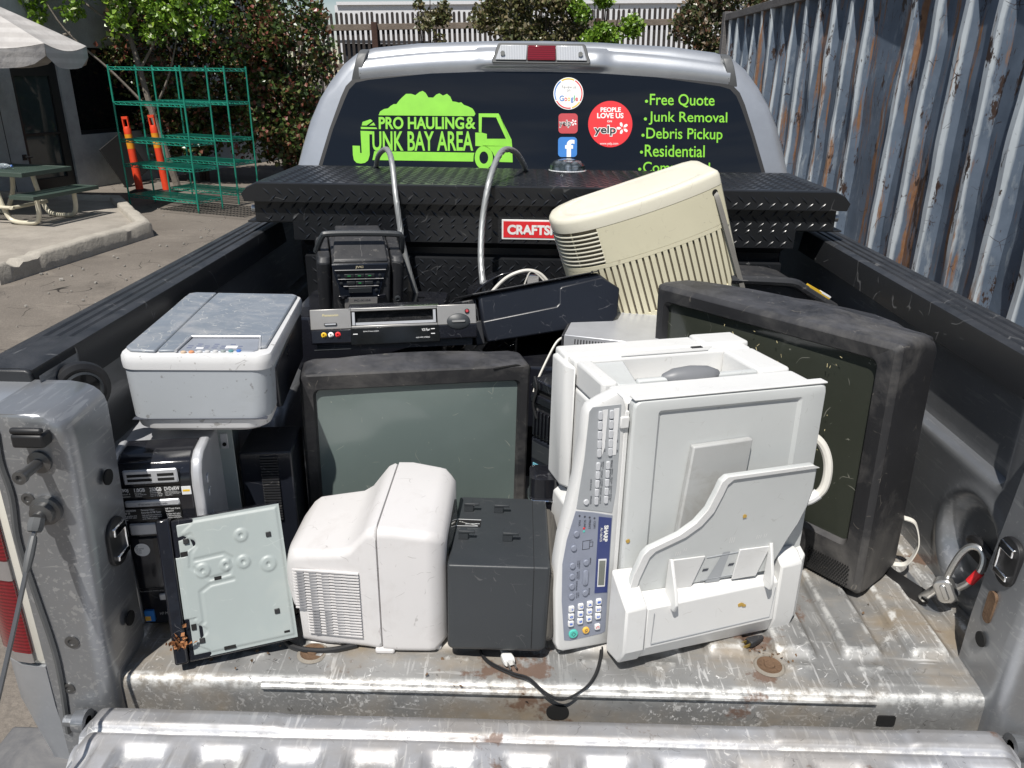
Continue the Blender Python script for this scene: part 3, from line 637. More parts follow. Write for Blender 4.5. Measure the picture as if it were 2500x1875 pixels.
# rear posts of the box
def post(sg):
    def XI(z): return .750-.015*sst(z, .0, .5) if sg < 0 else .764+.026*sst(z, .05, .5)
    def P(z):
        q = sst(z, .44, .545); xi = .752+.010*(z < 0)+(.055*q**2)
        return xi
    rings = []
    for z in [-.16, -.1, 0, .1, .2, .3, .4, .44, .47, .482, .495, .504, .511, .516, .518]:
        t = max(0, min(1, (z-.482)/.036)); xi = XI(z)+.042*(1-math.sqrt(max(0, 1-t*t)))
        ins = .0
        pts = [(.856, -.034), (xi+.03, -.034), (xi+.012, -.030), (xi+.003, -.02), (xi, -.004), (xi+.004, .098), (xi+.02, .104), (.856, .104)]
        rings.append([(sg*x, y, z) for x, y in pts])
    m = MB(); m.loft(rings); p = tb(m, 'bed_post', MAT['post'], angle=40)
    # raised seam bead, stop, striker, latch recess, holes
    m = MB(); m.tube(smooth_path([(sg*.838, -.036, .49), (sg*.842, -.037, .44), (sg*.838, -.037, .38), (sg*.846, -.037, .3), (sg*.84, -.037, .2), (sg*.832, -.037, .06), (sg*.845, -.036, -.1)], 5), .005, 6); sub(m, 'seam_bead', MAT['seam'], p)
    m = MB(); m.box(sg*.778-.024, sg*.778+.024, -.060, -.034, .474, .496); m.box(sg*.778-.024, sg*.778+.024, -.060, -.05, .496, .506); sub(m, 'rubber_stop', MAT['black'], p, bevel=.004)
    m = MB(); m.lathe([(.018, -.034), (.018, -.039), (.008, -.041), (.008, -.080), (.0105, -.080), (.0105, -.088), (.005, -.0885), (.004, -.085), (0, -.085)], (sg*.782, 0, .440), 'y'); sub(m, 'striker_bolt', MAT['darksteel'], p)
    m = MB(); m.lathe([(.024, -.034), (.024, -.042), (.018, -.044), (.018, -.054), (.009, -.056), (.009, -.064), (0, -.064)], (sg*.788, 0, .357), 'y'); an = sub(m, 'cable_anchor', MAT['darksteel'], p)
    for x, z, r in ((.815, .375, .010), (.80, .10, .012), (.825, .0, .010), (.79, -.07, .013)):
        m = MB(); m.lathe([(r, -.0335), (r, -.0365), (r*.55, -.037), (r*.5, -.035), (0, -.035)], (sg*x, 0, z), 'y'); sub(m, 'grommet', MAT['darksteel'], p)
    m = MB(); m.prism([(y+.05, z+.245) for y, z in rr(.056, .088, .026, 6)], 'x', sg*(XI(.245)-.006), sg*(XI(.245)+.004)); lt = sub(m, 'latch_recess', MAT['black'], p, bevel=.002)
    m = MB()
    for z0, z1 in ((.262, .278), (.215, .226)): xh = XI(.245); m.box(min(sg*(xh-.012), sg*(xh-.003)), max(sg*(xh-.012), sg*(xh-.003)), .032, .07, z0, z1)
    m.box(min(sg*(xh-.012), sg*(xh-.003)), max(sg*(xh-.012), sg*(xh-.003)), .064, .072, .222, .27); sub(m, 'tie_hook', MAT['chrome'], lt, bevel=.002)
    for z, r in ((.37, .0135), (.085, .0135)):
        m = MB(); m.lathe([(0, 0), (r, 0), (r, .003), (0, .003)], (sg*(XI(z)-.0035), .048, z), 'x'); sub(m, 'post_hole', MAT['void'], p)
    if sg > 0:
        m = MB(); m.prism([(y+.055, z+.148) for y, z in rr(.022, .062, .01, 4)], 'x', XI(.148)-.0015, XI(.148)+.004); sub(m, 'rust_scar', MAT['rust'], p)
    # corner of the body and the lamp
    arc = [(.8565, -.036), (.875, -.036), (.90, -.032), (.928, -.018), (.950, .012), (.968, .065), (.982, .14), (.990, .20), (.9, .20), (.8565, .1)]
    def strip(z0, z1, off, name, mat, bev=.003, par=p, seg=arc, narrow=None):
        m = MB(); rings = []
        for z in (z0, z0+.012, z1-.012, z1):
            k = off-(.004 if z in (z0, z1) else 0); b = -.02*max(0, (.0-z))*4
            pts = [(x+k*(1 if x > .95 else .4), y-k+b*0) for x, y in seg]
            rings.append([(sg*x, y, z) for x, y in pts])
        m.loft(rings); return sub(m, name, mat, par, angle=40)
    strip(.412, .516, 0, 'corner_panel', MAT['silver']); 
    rings = []
    for z in (-.20, -.17, -.11, -.04, .046):
        tk = .05*sst(-z, .05, .2); rings.append([(sg*(x-tk*.5 if x > .9 else x), y+tk*.35, z) for x, y in arc])
    m = MB(); m.loft(rings); sub(m, 'lower_corner', MAT['silver'], p, angle=40)
    tl = strip(.048, .410, -.002, 'tail_light', MAT['milky'])
    
    for z0, z1, mt in ((.325, .402, 'redlens'), (.262, .324, 'redlens'), (.224, .261, 'smokelens'), (.078, .223, 'redlens'), (.058, .077, 'smokelens')):
        m = MB(); seg = [(.870, -.0375), (.8755, -.0385), (.901, -.0345), (.930, -.0195), (.9525, .012), (.971, .065), (.985, .14), (.9925, .195), (.9, .195)]
        m.loft([[(sg*x, y-.003, z) for x, y in seg] for z in (z0, z1)]); sub(m, 'lens', MAT[mt], tl, angle=40)
    return an
anL = post(-1); anR = post(1)
for sg, an in ((-1, anL), (1, anR)):
    A = Vector((sg*.788, -.062, .357)); B = Vector((sg*.792, -.40, -.025))
    P = [A+(B-A)*t+Vector((0, 0, -.012*math.sin(math.pi*t))) for t in [k/20 for k in range(21)]]
    m = MB(); m.tube(P, .0038, 8); cb = tb(m, 'tailgate_cable', MAT['darksteel'])
    m = MB(); m.tube([P[1]+(P[3]-P[1])*k/6 for k in range(7)], [.005, .0065, .0065, .007, .0065, .006, .004], 10); m.tube(smooth_path([A, A+(B-A)*.04], 3), [.011, .012, .012, .010][:4], 8); sub(m, 'cable_sleeve', MAT['seam'], cb)
# tailgate, lying open
tys = [(-.046, -.075), (-.046, -.042), (-.049, -.031), (-.054, -.0265), (-.064, -.0255), (-.080, -.0255), (-.087, -.0275), (-.091, -.033), (-.094, -.036), (-.098, -.0325)]
q = -.102
while q > -.60: tys.append((q, -.031)); q -= .005 if q > -.2 else .02
tys += [(-.605, -.031), (-.615, -.036), (-.617, -.06)]
def tgf(u, v):
    y, z = tys[round(v*(len(tys)-1))]; x = -.79+1.58*u
    z += .0012*mnoise.noise((x*5, y*5, 1))
    if -.6 < y < -.1: z -= .0145*pad(x, .118, -y, .040, .125, -.655, .010)*(1-sst(-y, .56, .58))
    if -.09 < y < -.046: z -= .006*sst(abs(x+.62), .0, .02)*0; z += .0035*(1-sst(abs(x-.45), .06, .075))+.0035*(1-sst(abs(x-.75), .13, .15))+.0035*(1-sst(abs(x+.62), .16, .19))
    e = sst(abs(x), .745, .79); z -= .03*e*e
    return (x, y, z)
m = MB(); m.grid(330, len(tys)-1, tgf); tg = tb(m, 'tailgate', MAT['tailworn'], fix=False, angle=60)
m = MB(); m.box(-.785, .785, -.612, -.05, -.095, -.062); sub(m, 'tailgate_skin', MAT['silver'], tg, bevel=.008)
for sg in (-1, 1):
    m = MB(); m.tube([(sg*.790, -.056, -.052), (sg*.812, -.056, -.052)], [.021, .018], 14); m.tube([(sg*.79, -.056, -.052), (sg*.83, -.056, -.052)], .010, 10); sub(m, 'hinge', MAT['bed'], tg)
# bumper and underside
m = MB(); m.prism([(y, z) for y, z in [(-.12, -.40), (-.20, -.36), (-.215, -.24), (-.20, -.20), (.05, -.20), (.05, -.40)]], 'x', -1.03, 1.03); bp = tb(m, 'rear_bumper', MAT['chrome'], bevel=.012)
m = MB(); m.box(-1.02, -.6, -.195, .055, -.199, -.182); sub(m, 'step_pad', MAT['bumper'], bp, bevel=.006); m = MB(); m.box(.6, 1.02, -.195, .055, -.199, -.182); sub(m, 'step_pad', MAT['bumper'], bp, bevel=.006)
m = MB(); m.box(-.86, .86, .02, 3.8, -.45, -.11); tb(m, 'chassis', MAT['void'])
for sg in (-1, 1):
    for y in (.95, 4.4):
        c = (sg*.86, y, G+.39); m = MB(); m.lathe([(.24, -.12), (.36, -.125), (.39, -.10), (.39, .10), (.36, .125), (.24, .12)], c, 'x', 36); w = tb(m, 'wheel', MAT['black'])
        m = MB(); m.lathe([(.0, sg*.09), (.10, sg*.10), (.20, sg*.085), (.238, sg*.118), (.24, -.1*sg)], c, 'x', 30); sub(m, 'rim', MAT['steel'], w)
# cab
half = [(.95, -.35), (.985, .0), (.985, .42), (.93, .58), (.885, .66), (.862, .745), (.835, .83), (.80, .905), (.762, .965), (.715, 1.022), (.672, 1.055), (.61, 1.075), (.45, 1.092), (.2, 1.103), (.0, 1.106)]
sec = [(-x, z) for x, z in half]+[(x, z) for x, z in reversed(half[:-1])]
def yrear(z): return 1.78+.3125*(max(z, .5)-.66)
def inset(k): return [(x*(1-k*.9), z-k*(z > .9)*1.0-(0)) for x, z in sec]
rings = []
for k, dy in ((.030, 0), (.012, .007), (.003, .022), (0, .05), (0, .6), (0, 1.3)):
    pts = [(x-math.copysign(k, x)*(abs(x) > .3), z-(k if z > .95 else 0)) for x, z in sec]
    rings.append([(x, yrear(z)+dy if dy < 1 else 3.1-.6*max(0, z-.5), z) for x, z in pts])
m = MB(); m.loft(rings); cab = tb(m, 'cab', MAT['silver'], angle=50)
m = MB(); m.loft([[(x*.97, y, z-.02*abs(x)) for x, z in ((-1.0, -.35), (-1.0, .32), (-.8, .42), (.8, .42), (1.0, .32), (1.0, -.35))] for y in (3.0, 4.6)]+[[(x*.9, 5.0, z*.8) for x, z in ((-1.0, -.35), (-1.0, .32), (-.8, .40), (.8, .40), (1.0, .32), (1.0, -.35))]]); sub(m, 'hood', MAT['silver'], cab, bevel=.04)
for sg in (-1, 1):
    m = MB(); m.loft([[(sg*x, y, z) for x, y, z in ((.938, y0, .56), (.868, y0, .735), (.795, y0+.05, .915), (.78, y0+.05, .90), (.85, y0, .72), (.92, y0, .55))] for y0 in (2.0, 2.85)]); sub(m, 'side_window', MAT['glass'], cab)
# spoiler-like roof edge above the window
def hdr(u, v):
    x = -.652+1.304*u; t = v
    zt = 1.098-.045*(abs(x)/.66)**2.2-.012; zb = .999-.030*(abs(x)/.66)**2.4
    z = zb+(zt-zb)*t; b = .013*math.sin(math.pi*min(1, t*1.02))+.002
    b += .012*(1-sst(abs(x+.008), .19, .25))*sst(t, .1, .35)
    return (x, yrear(z)-b+.05*sst(t, .8, 1)*.2, z)
m = MB(); m.grid(80, 16, hdr); sub(m, 'roof_edge', MAT['silver'], cab, fix=False, angle=60)
ev = Vector((0, .1, .32)).normalized(); en = Vector((0, -.32, .1)).normalized(); g0 = Vector((0, 1.78, .66))
def GP(off):
    return lambda u, v: tuple(g0+Vector((u, 0, 0))+ev*v+en*off)
gl = [(-.83, -.12), (.83, -.12), (.785, .0), (.735, .15), (.697, .245), (.678, .285), (.655, .308), (.62, .318), (.4, .345), (.2, .356), (0, .359), (-.2, .357), (-.4, .347), (-.62, .322), (-.665, .312), (-.688, .288), (-.705, .25), (-.745, .15), (-.79, .0)]
m = MB(); 
def slab(m, pts, P0, P1):
    n = len(pts); v = [P0(*p) for p in pts]+[P1(*p) for p in pts]; m.add(v, [(i, (i+1) % n, n+(i+1) % n, n+i) for i in range(n)]+[tuple(range(n)), tuple(range(2*n-1, n-1, -1))])
slab(m, [(x*1.018, y+(.012 if y > .2 else 0)) for x, y in gl], GP(-.004), GP(.0025)); sub(m, 'window_seal', MAT['black'], cab)
m = MB(); slab(m, gl, GP(-.002), GP(.0045)); glass = sub(m, 'rear_window', MAT['glass'], cab)
for sg in (-1, 1):
    m = MB(); rings = []
    for z, dy in ((.955, .004), (.99, -.012), (1.03, -.018), (1.056, -.010), (1.066, .01), (1.07, .05)):
        x = sg*(.668-.03*(z-.955)/.11); rings.append([(x-.016, yrear(z)+dy, z), (x+.016, yrear(z)+dy, z), (x+.016, yrear(z)+dy+.03, z-.004), (x-.016, yrear(z)+dy+.03, z-.004)])
    m.loft(rings); sub(m, 'roof_seam_strip', MAT['seam'], cab, bevel=.003)
# high brake lamp
def LP(off): return lambda u, v: (u, yrear(v)-.028-off, v)
m = MB(); slab(m, [(-.181, 1.030), (.159, 1.030), (.161, 1.038), (.143, 1.090), (.136, 1.095), (-.157, 1.095), (-.164, 1.090), (-.183, 1.038)], LP(-.03), LP(.006)); lamp = sub(m, 'brake_light', MAT['seam'], cab, bevel=.003)
for a, b, c_, d_, mt in ((-.170, -.157, -.060, -.064, 'clearlens'), (-.0585, -.0625, .0415, .0375, 'redlens'), (.043, .039, .136, .148, 'clearlens')):
    if mt == 'redlens': q = [(-.060, 1.040), (.040, 1.040), (.038, 1.089), (-.058, 1.089)]
    elif a < 0: q = [(-.171, 1.040), (-.062, 1.040), (-.060, 1.089), (-.153, 1.089)]
    else: q = [(.042, 1.040), (.149, 1.040), (.132, 1.089), (.040, 1.089)]
    m = MB(); slab(m, q, LP(.004), LP(.011)); sub(m, 'lens', MAT[mt], lamp, bevel=.003)
for x in (-.145, .125):
    m = MB(); m.lathe([(.008, -.004), (.008, 0), (.004, 0), (0, .002)], (x, yrear(1.06)-.042, 1.062), 'y', 12); sub(m, 'screw', MAT['steel'], lamp)
# ------------------------------------------------------------------ stickers and lettering on the window
AX = (.000787697, .00001616, -.917796); AY = (.00001201, -.00077046, .59554)
def ZP(off):
    P = GP(off); return lambda x, y: P(AX[0]*x-AX[1]*y*-1+AX[2], AY[0]*x+AY[1]*y+AY[2])
def vinyl(n, c, r=.4): return plain(n, c, r)
MAT['lime'] = vinyl('lime_vinyl', (.21, .56, .035)); MAT['whitev'] = vinyl('white_vinyl', (.78, .78, .76)); MAT['redv'] = vinyl('red_vinyl', (.68, .022, .028)); MAT['bluev'] = vinyl('blue_vinyl', (.03, .18, .52)); MAT['blackv'] = vinyl('black_vinyl', (.012, .012, .012))
MAT['greyv'] = vinyl('grey_ink', (.3, .3, .3)); MAT['yelv'] = vinyl('yellow_ink', (.75, .48, .02)); MAT['grnv'] = vinyl('green_ink', (.05, .42, .12)); MAT['dullred'] = vinyl('faded_red_vinyl', (.45, .045, .055)); MAT['inkblue'] = vinyl('ink_blue', (.05, .14, .55))
def decal(name, fn, mat, parent, off=.0058):
    m = MB(); fn(m, ZP(off)); return m.build(name, MAT[mat], parent, smooth=False, fix=False)
def Y(b): return (b[0], b[3], b[2], b[1])       # picture boxes run downwards
def logo(m, P):
    flat(m, [(415, 520), (422, 503), (440, 492), (458, 489), (470, 478), (484, 470), (496, 470), (510, 452), (522, 440), (540, 424), (562, 424), (582, 430), (600, 416), (615, 411), (628, 420), (640, 440), (662, 441), (676, 427), (690, 422), (706, 432), (724, 424), (738, 436), (748, 458), (764, 460), (776, 464), (788, 462), (800, 474), (818, 480), (838, 490), (846, 502), (851, 514), (845, 524)], P)
    # cab with its window: built as bands round the hole
    flat(m, [(866, 512), (955, 512), (966, 530), (880, 528), (878, 598), (866, 596)], P); flat(m, [(966, 530), (955, 512), (1013, 630), (1016, 660), (988, 626), (944, 530)], P)
    flat(m, [(850, 598), (878, 598), (902, 604), (902, 626), (988, 626), (1016, 660), (880, 660), (850, 658)], P)
    flat(m, [(880, 655), (1016, 660), (1018, 732), (940, 730), (936, 706), (926, 684), (908, 668)], P)
    annulus(m, 888, 711, 41, 53, 20, 28, P)
    flat(m, [(393, 682), (846, 689), (842, 702), (840, 729), (384, 722)], P)
    # bin-shaped J
    flat(m, [(332, 590), (385, 592), (386, 606), (372, 606), (372, 700), (364, 724), (350, 735), (332, 738), (312, 735), (300, 722), (296, 700), (295, 657), (328, 658), (329, 690), (336, 690)], P)
    flat(m, [(334, 572), (404, 575), (408, 582), (334, 582)], P); flat(m, [(338, 566), (342, 550), (378, 538), (388, 546), (360, 566)], P); flat(m, [(372, 566), (392, 552), (400, 566)], P)
    letter(m, 'PRO HAULING', Y((415, 527, 800, 583)), P, .03); letter(m, '&', Y((806, 527, 852, 582)), P, .02)
    letter(m, 'UNK BAY AREA', Y((385, 592, 840, 681)), P, .02)
lg = decal('truck_logo', logo, 'lime', glass)
for k, (txt, b) in enumerate([('Free Quote', (1632, 424, 1920, 484)), ('Junk Removal', (1628, 503, 1978, 563)), ('Debris Pickup', (1618, 576, 1958, 640)), ('Residential', (1612, 652, 1880, 706)), ('Commercial', (1605, 729, 1905, 778))]):
    def fn(m, P, txt=txt, b=b):
        Q = lambda x, y: P(x, y+(x-b[0])*.012)
        letter(m, txt, Y(b), Q, .008); flat(m, ring_pts(b[0]-15, b[1]+34, 7, 7, 14), Q)
    decal('lettering', fn, 'lime', glass)
st = decal('sticker', lambda m, P: flat(m, ring_pts(1268, 423, 67, 72, 40), P), 'whitev', glass); st['label'] = 'round white review sticker with coloured ring'
for a0, a1, mt in ((-60, 30, 'redv'), (35, 75, 'yelv'), (80, 150, 'redv'), (155, 235, 'bluev'), (240, 295, 'yelv')):
    decal('ring', lambda m, P: annulus(m, 1268, 423, 63, 68, 58, 63, P, 16, a0, a1), mt, st, .0066)
decal('lettering', lambda m, P: (letter(m, 'Review us', Y((1238, 387, 1301, 400)), P), letter(m, 'on', Y((1261, 405, 1277, 414)), P)), 'greyv', st, .0066)
x = 1228
for ch, w, mt, dy in (('G', 20, 'bluev', 0), ('o', 12, 'redv', 0), ('o', 12, 'yelv', 0), ('g', 12, 'bluev', 1), ('l', 4, 'grnv', 0), ('e', 12, 'redv', 0)):
    top = 432 if ch in 'Gl' else 441; bot = 457 if ch != 'g' else 464
    decal('lettering', lambda m, P: letter(m, ch, Y((x, top, x+w, bot)), P, .01), mt, st, .0066); x += w+2.2
def petals(m, P, cx, cy, r):
    for k in range(5):
        a = 2*math.pi*k/5+1.9; c, s_ = math.cos(a), math.sin(a)
        q = [(r*.18, 0), (r*.55, r*.26), (r*.95, r*.2), (r*1.05, 0), (r*.95, -r*.2), (r*.55, -r*.22)]
        flat(m, [(cx+u*c-v*s_, cy-(u*s_+v*c)) for u, v in q], P)
st = decal('sticker', lambda m, P: flat(m, [(x, y) for x, y in rr(86, 90, 16, 6, 1267, 557)], P), 'dullred', glass); st['label'] = 'faded red square app sticker'
decal('lettering', lambda m, P: letter(m, 'yelp', Y((1226, 541, 1281, 577)), P, .05), 'whitev', st, .0064)
decal('lettering', lambda m, P: letter(m, 'yelp', Y((1228, 543, 1279, 575)), P, .005), 'blackv', st, .0070)
decal('emblem', lambda m, P: petals(m, P, 1292, 553, 14), 'whitev', st, .0064)
st = decal('sticker', lambda m, P: flat(m, rr(85, 90, 16, 6, 1265, 663), P), 'bluev', glass); st['label'] = 'blue square app sticker with white f'
decal('lettering', lambda m, P: letter(m, 'f', Y((1254, 630, 1296, 708)), P, .04), 'whitev', st, .0064)
st = decal('sticker', lambda m, P: flat(m, ring_pts(1456, 560, 99, 104, 48), P), 'redv', glass); st['label'] = 'large round red sticker'
decal('lettering', lambda m, P: (letter(m, 'PEOPLE', Y((1412, 485, 1503, 506)), P, .03), letter(m, 'LOVE US', Y((1397, 510, 1515, 534)), P, .03), letter(m, 'ON', Y((1442, 543, 1463, 552)), P, .02), letter(m, 'www.yelp.com', Y((1410, 641, 1492, 656)), P), letter(m, 'yelp', Y((1381, 563, 1485, 616)), P, .06), petals(m, P, 1511, 578, 26)), 'whitev', st, .0064)
decal('lettering', lambda m, P: letter(m, 'yelp', Y((1385, 567, 1481, 612)), P, .02), 'blackv', st, .0070)

# ------------------------------------------------------------------ tool box across the bed
MAT['plate'] = plastic('black_diamond_plate', (.011, .012, .014), .30, dust=.12, dustcol=(.06, .06, .06), scr=(.25, .25, .25), scr_amt=.25, scr_scale=9, dens=.2, bump=.1, fine=250, spec=.55)
TB = thing('tool_box', 'black diamond plate truck tool box lying across the bed behind the cab', 'tool box', (0, 1.5, 0))
def treads(m, o, ux, uv, w, h, n, p=.037, a=.0165):
    ux, uv, n, o = Vector(ux), Vector(uv), Vector(n), Vector(o)
    for par in (0, 1):
        cols = int(w/p)+2; rows = int(h/p)+2
        for i in range(cols):
            for j in range(rows):
                x = (i+.5*par)*p+.006; y = (j+.5*par)*p+.010
                d = (ux+uv*(1 if par == 0 else -1)).normalized()
                if x < .012 or x > w-.012 or y < .006 or y > h-.006: continue
                k = min(1, (y)/.012/1.0, (h-y)/.012); k = max(.45, min(1, k)); L_ = a*k
                c = o+ux*x+uv*y; e = d.cross(n).normalized()*.0042
                m.add([c-d*L_, c+e, c+d*L_, c-e, c-d*L_*.5+n*.0019, c+d*L_*.5+n*.0019], [(0, 3, 4), (0, 4, 1), (4, 5, 1), (4, 3, 5), (3, 2, 5), (1, 5, 2)])
oy = -1.5
lidp = [(-.895, .632), (.895, .632), (.902, .655), (.885, .674), (.855, .6885), (-.855, .6885), (-.885, .674), (-.902, .655)]
m = MB(); m.loft([[(x, y+oy, z) for x, z in pts] for y, pts in ((1.272, [(x, .632+(z-.632)*.93) for x, z in lidp]), (1.276, [(x, .632+(z-.632)*.99) for x, z in lidp]), (1.282, lidp), (1.73, lidp))])
treads(m, (-.85, 1.272+oy, .633), (1, 0, 0), (0, 0, 1), 1.70, .052, (0, -1, 0)); treads(m, (-.85, 1.284+oy, .6886), (1, 0, 0), (0, 1, 0), 1.70, .44, (0, 0, 1))
lid = m.build('lid', MAT['plate'], TB, angle=30)
m = MB(); m.box(-.872, .872, 1.292+oy, 1.72+oy, .570, .6315); m.box(-.76, .76, 1.292+oy, 1.72+oy, .515, .5698)
treads(m, (-.87, 1.292+oy, .571), (1, 0, 0), (0, 0, 1), 1.74, .058, (0, -1, 0)); treads(m, (-.76, 1.292+oy, .516), (1, 0, 0), (0, 0, 1), 1.52, .054, (0, -1, 0))
m.prism([(1.292+oy, .5149), (1.34+oy, .490), (1.34+oy, .47), (1.304+oy, .462), (1.304+oy, .02), (1.72+oy, .02), (1.72+oy, .5149)], 'x', -.735, .735)
for k in range(4): treads(m, (-.73, 1.304+oy, .02+.11*k), (1, 0, 0), (0, 0, 1), 1.46, .112, (0, -1, 0))
body = m.build('body', MAT['plate'], TB, angle=30)
m = MB(); m.box(-.9, .9, 1.30+oy, 1.71+oy, .5655, .5696); m.build('gasket', MAT['black'], TB)
for sg in (-1, 1):
    m = MB(); m.cyl((sg*.872, 1.33+oy, .602), (sg*.893, 1.33+oy, .602), .011, n=14); m.build('strut_end', MAT['steel'], TB)
for x in (-.41, .21):
    m = MB(); m.box(x-.006, x+.006, 1.2985+oy, 1.303+oy, .03, .462); m.build('panel_seam', MAT['void'], TB)
m = MB(); m.box(-.125, .118, 1.2885+oy, 1.2915+oy, .528, .588); bdg = m.build('badge', MAT['whitev'], TB, .001)
m = MB(); m.box(-.120, .113, 1.2875+oy, 1.2884+oy, .534, .583); m.build('badge_face', MAT['redv'], bdg)
m = MB(); letter(m, 'CRAFTSMAN', (-.108, .543, .101, .573), lambda u, v: (u, 1.2868+oy, v), .045); m.build('lettering', MAT['whitev'], bdg, smooth=False, fix=False)
# ------------------------------------------------------------------ scrap electronics: materials
MAT['pwhite'] = plastic('offwhite_plastic', (.61, .61, .61), .38, .04, dirt=(.30, .27, .23), dirt_amt=.35, thr=.56, scr=(.25, .24, .23), scr_amt=.5, scr_scale=16, dens=.26, spots=(.25, .24, .22))
MAT['pgrey'] = plastic('pale_grey_plastic', (.37, .395, .42), .42, .05, dirt=(.2, .19, .17), dirt_amt=.35, thr=.58, spots=(.2, .2, .2), bump=.25)
MAT['plid'] = plastic('dusty_silver_lid', (.19, .215, .25), .38, .1, dirt=(.36, .36, .36), dirt_amt=.6, dirt_scale=12, thr=.46, scr=(.55, .54, .5), scr_amt=.8, scr_scale=26, dens=.5)
MAT['navy'] = plastic('navy_black_plastic', (.010, .012, .018), .36, dust=.2, dustcol=(.1, .1, .1), scr=(.15, .15, .16), scr_amt=.4, dens=.3)
MAT['blackgloss'] = plastic('glossy_black_plastic', (.008, .0085, .012), .16, coat=.4, dust=.2, dustcol=(.08, .08, .08), scr=(.13, .13, .14), scr_amt=.35, dens=.3)
MAT['blackmatte'] = plastic('matte_black_plastic', (.020, .021, .024), .5, dust=.5, dustcol=(.085, .08, .075), scr=(.16, .155, .15), scr_amt=.6, scr_scale=13, dens=.36, bump=.3, spots=(.09, .085, .08))
MAT['tvblack'] = plastic('dusty_tv_casing', (.018, .018, .020), .55, dirt=(.125, .118, .11), dirt_amt=.7, dirt_scale=5, thr=.49, dust=.8, dustcol=(.085, .085, .093), scr=(.22, .20, .17), scr_amt=.55, scr_scale=17, dens=.20, bump=.35, fine=350)
MAT['graphite'] = plastic('graphite_plastic', (.030, .034, .038), .45, .06, dust=.15, dustcol=(.06, .06, .065), scr=(.12, .12, .12), scr_amt=.5, dens=.25, bump=.25)
MAT['cop'] = plastic('copier_white', (.63, .63, .62), .42, .03, dirt=(.42, .40, .36), dirt_amt=.3, thr=.57, scr=(.38, .36, .33), scr_amt=.4, scr_scale=18, dens=.2, bump=.25, fine=700)
MAT['cop2'] = plastic('copier_pale_grey', (.50, .515, .51), .42, .04, dirt=(.34, .33, .3), dirt_amt=.3, thr=.57, scr=(.3, .3, .28), scr_amt=.4, dens=.22, bump=.25)
MAT['panelgrey'] = plain('console_grey', (.33, .345, .36), .45); MAT['panelblue'] = plain('console_blue_grey', (.23, .25, .31), .45); MAT['keycap'] = plain('key_cap', (.52, .53, .55), .4)
MAT['lcdblue'] = plain('navy_band', (.03, .045, .16), .35); MAT['lcd'] = plain('lcd_glass', (.16, .17, .15), .12); MAT['ink'] = plain('dark_ink', (.05, .055, .07), .5)
MAT['teal'] = plain('teal_button', (.09, .50, .42), .35); MAT['amber'] = plain('amber_button', (.78, .45, .07), .35)
MAT['cream'] = plastic('yellowed_cream_plastic', (.64, .60, .44), .45, .05, dirt=(.35, .29, .18), dirt_amt=.3, thr=.58, scr=(.3, .26, .18), scr_amt=.4, dens=.25)
MAT['creamtop'] = plastic('pale_cream_plastic', (.66, .63, .52), .4, .04, dirt=(.45, .40, .3), dirt_amt=.35, thr=.55, scr=(.4, .36, .28), scr_amt=.4, dens=.25)
MAT['creamdark'] = plain('slot_backing', (.14, .12, .085), .7)
MAT['wtv'] = plastic('scuffed_white_tv_shell', (.585, .57, .565), .42, .03, dirt=(.42, .39, .37), dirt_amt=.45, thr=.55, scr=(.22, .20, .19), scr_amt=.5, scr_scale=19, dens=.24, bump=.3, fine=600)
MAT['galv'] = plastic('galvanised_plate', (.28, .315, .31), .45, .05, dirt=(.33, .35, .33), dirt_amt=.5, thr=.5, scr=(.50, .53, .51), scr_amt=.3, dens=.25)
MAT['brushed'] = plain('brushed_silver_plastic', (.37, .36, .345), .35, .55); MAT['silverp'] = plain('silver_plastic', (.48, .49, .51), .35, .35)
MAT['label_w'] = plain('white_label', (.7, .7, .7), .5); MAT['sand'] = plain('white_cord', (.62, .60, .55), .5); MAT['cordblack'] = plain('black_cord', (.015, .015, .016), .4)
MAT['wirerope'] = None
s = NT('galvanised_wire_rope'); s.p(col=(.34, .35, .35), rough=.5, metal=.5); MAT['wirerope'] = s.m
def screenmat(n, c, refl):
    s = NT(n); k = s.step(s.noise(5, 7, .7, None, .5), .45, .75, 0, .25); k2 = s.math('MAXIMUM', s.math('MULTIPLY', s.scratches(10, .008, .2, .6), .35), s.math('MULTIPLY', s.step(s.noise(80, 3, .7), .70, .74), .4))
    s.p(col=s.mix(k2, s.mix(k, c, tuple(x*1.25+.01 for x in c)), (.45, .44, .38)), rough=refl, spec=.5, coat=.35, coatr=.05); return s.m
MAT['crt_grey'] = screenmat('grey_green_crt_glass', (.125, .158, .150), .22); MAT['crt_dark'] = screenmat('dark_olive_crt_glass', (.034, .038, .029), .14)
def frame_loft(m, secs, n=6):
    """rings of rounded rectangles in x-z: (y, cx, cz, w, h, r)"""
    m.loft([[(x, y, z) for x, z in rr(w, h, r, n, cx, cz)] for y, cx, cz, w, h, r in secs], caps=False)
def frame_solid(m, secs, n=6): m.loft([[(x, y, z) for x, z in rr(w, h, r, n, cx, cz)] for y, cx, cz, w, h, r in secs])
def zloft(m, secs, n=6): m.loft([[(x, y, z) for x, y in rr(w, d, r, n, cx, cy)] for z, w, d, r, cx, cy in secs])
def XZ(y): return lambda u, v: (u, y, v)
def XY(z): return lambda u, v: (u, v, z)

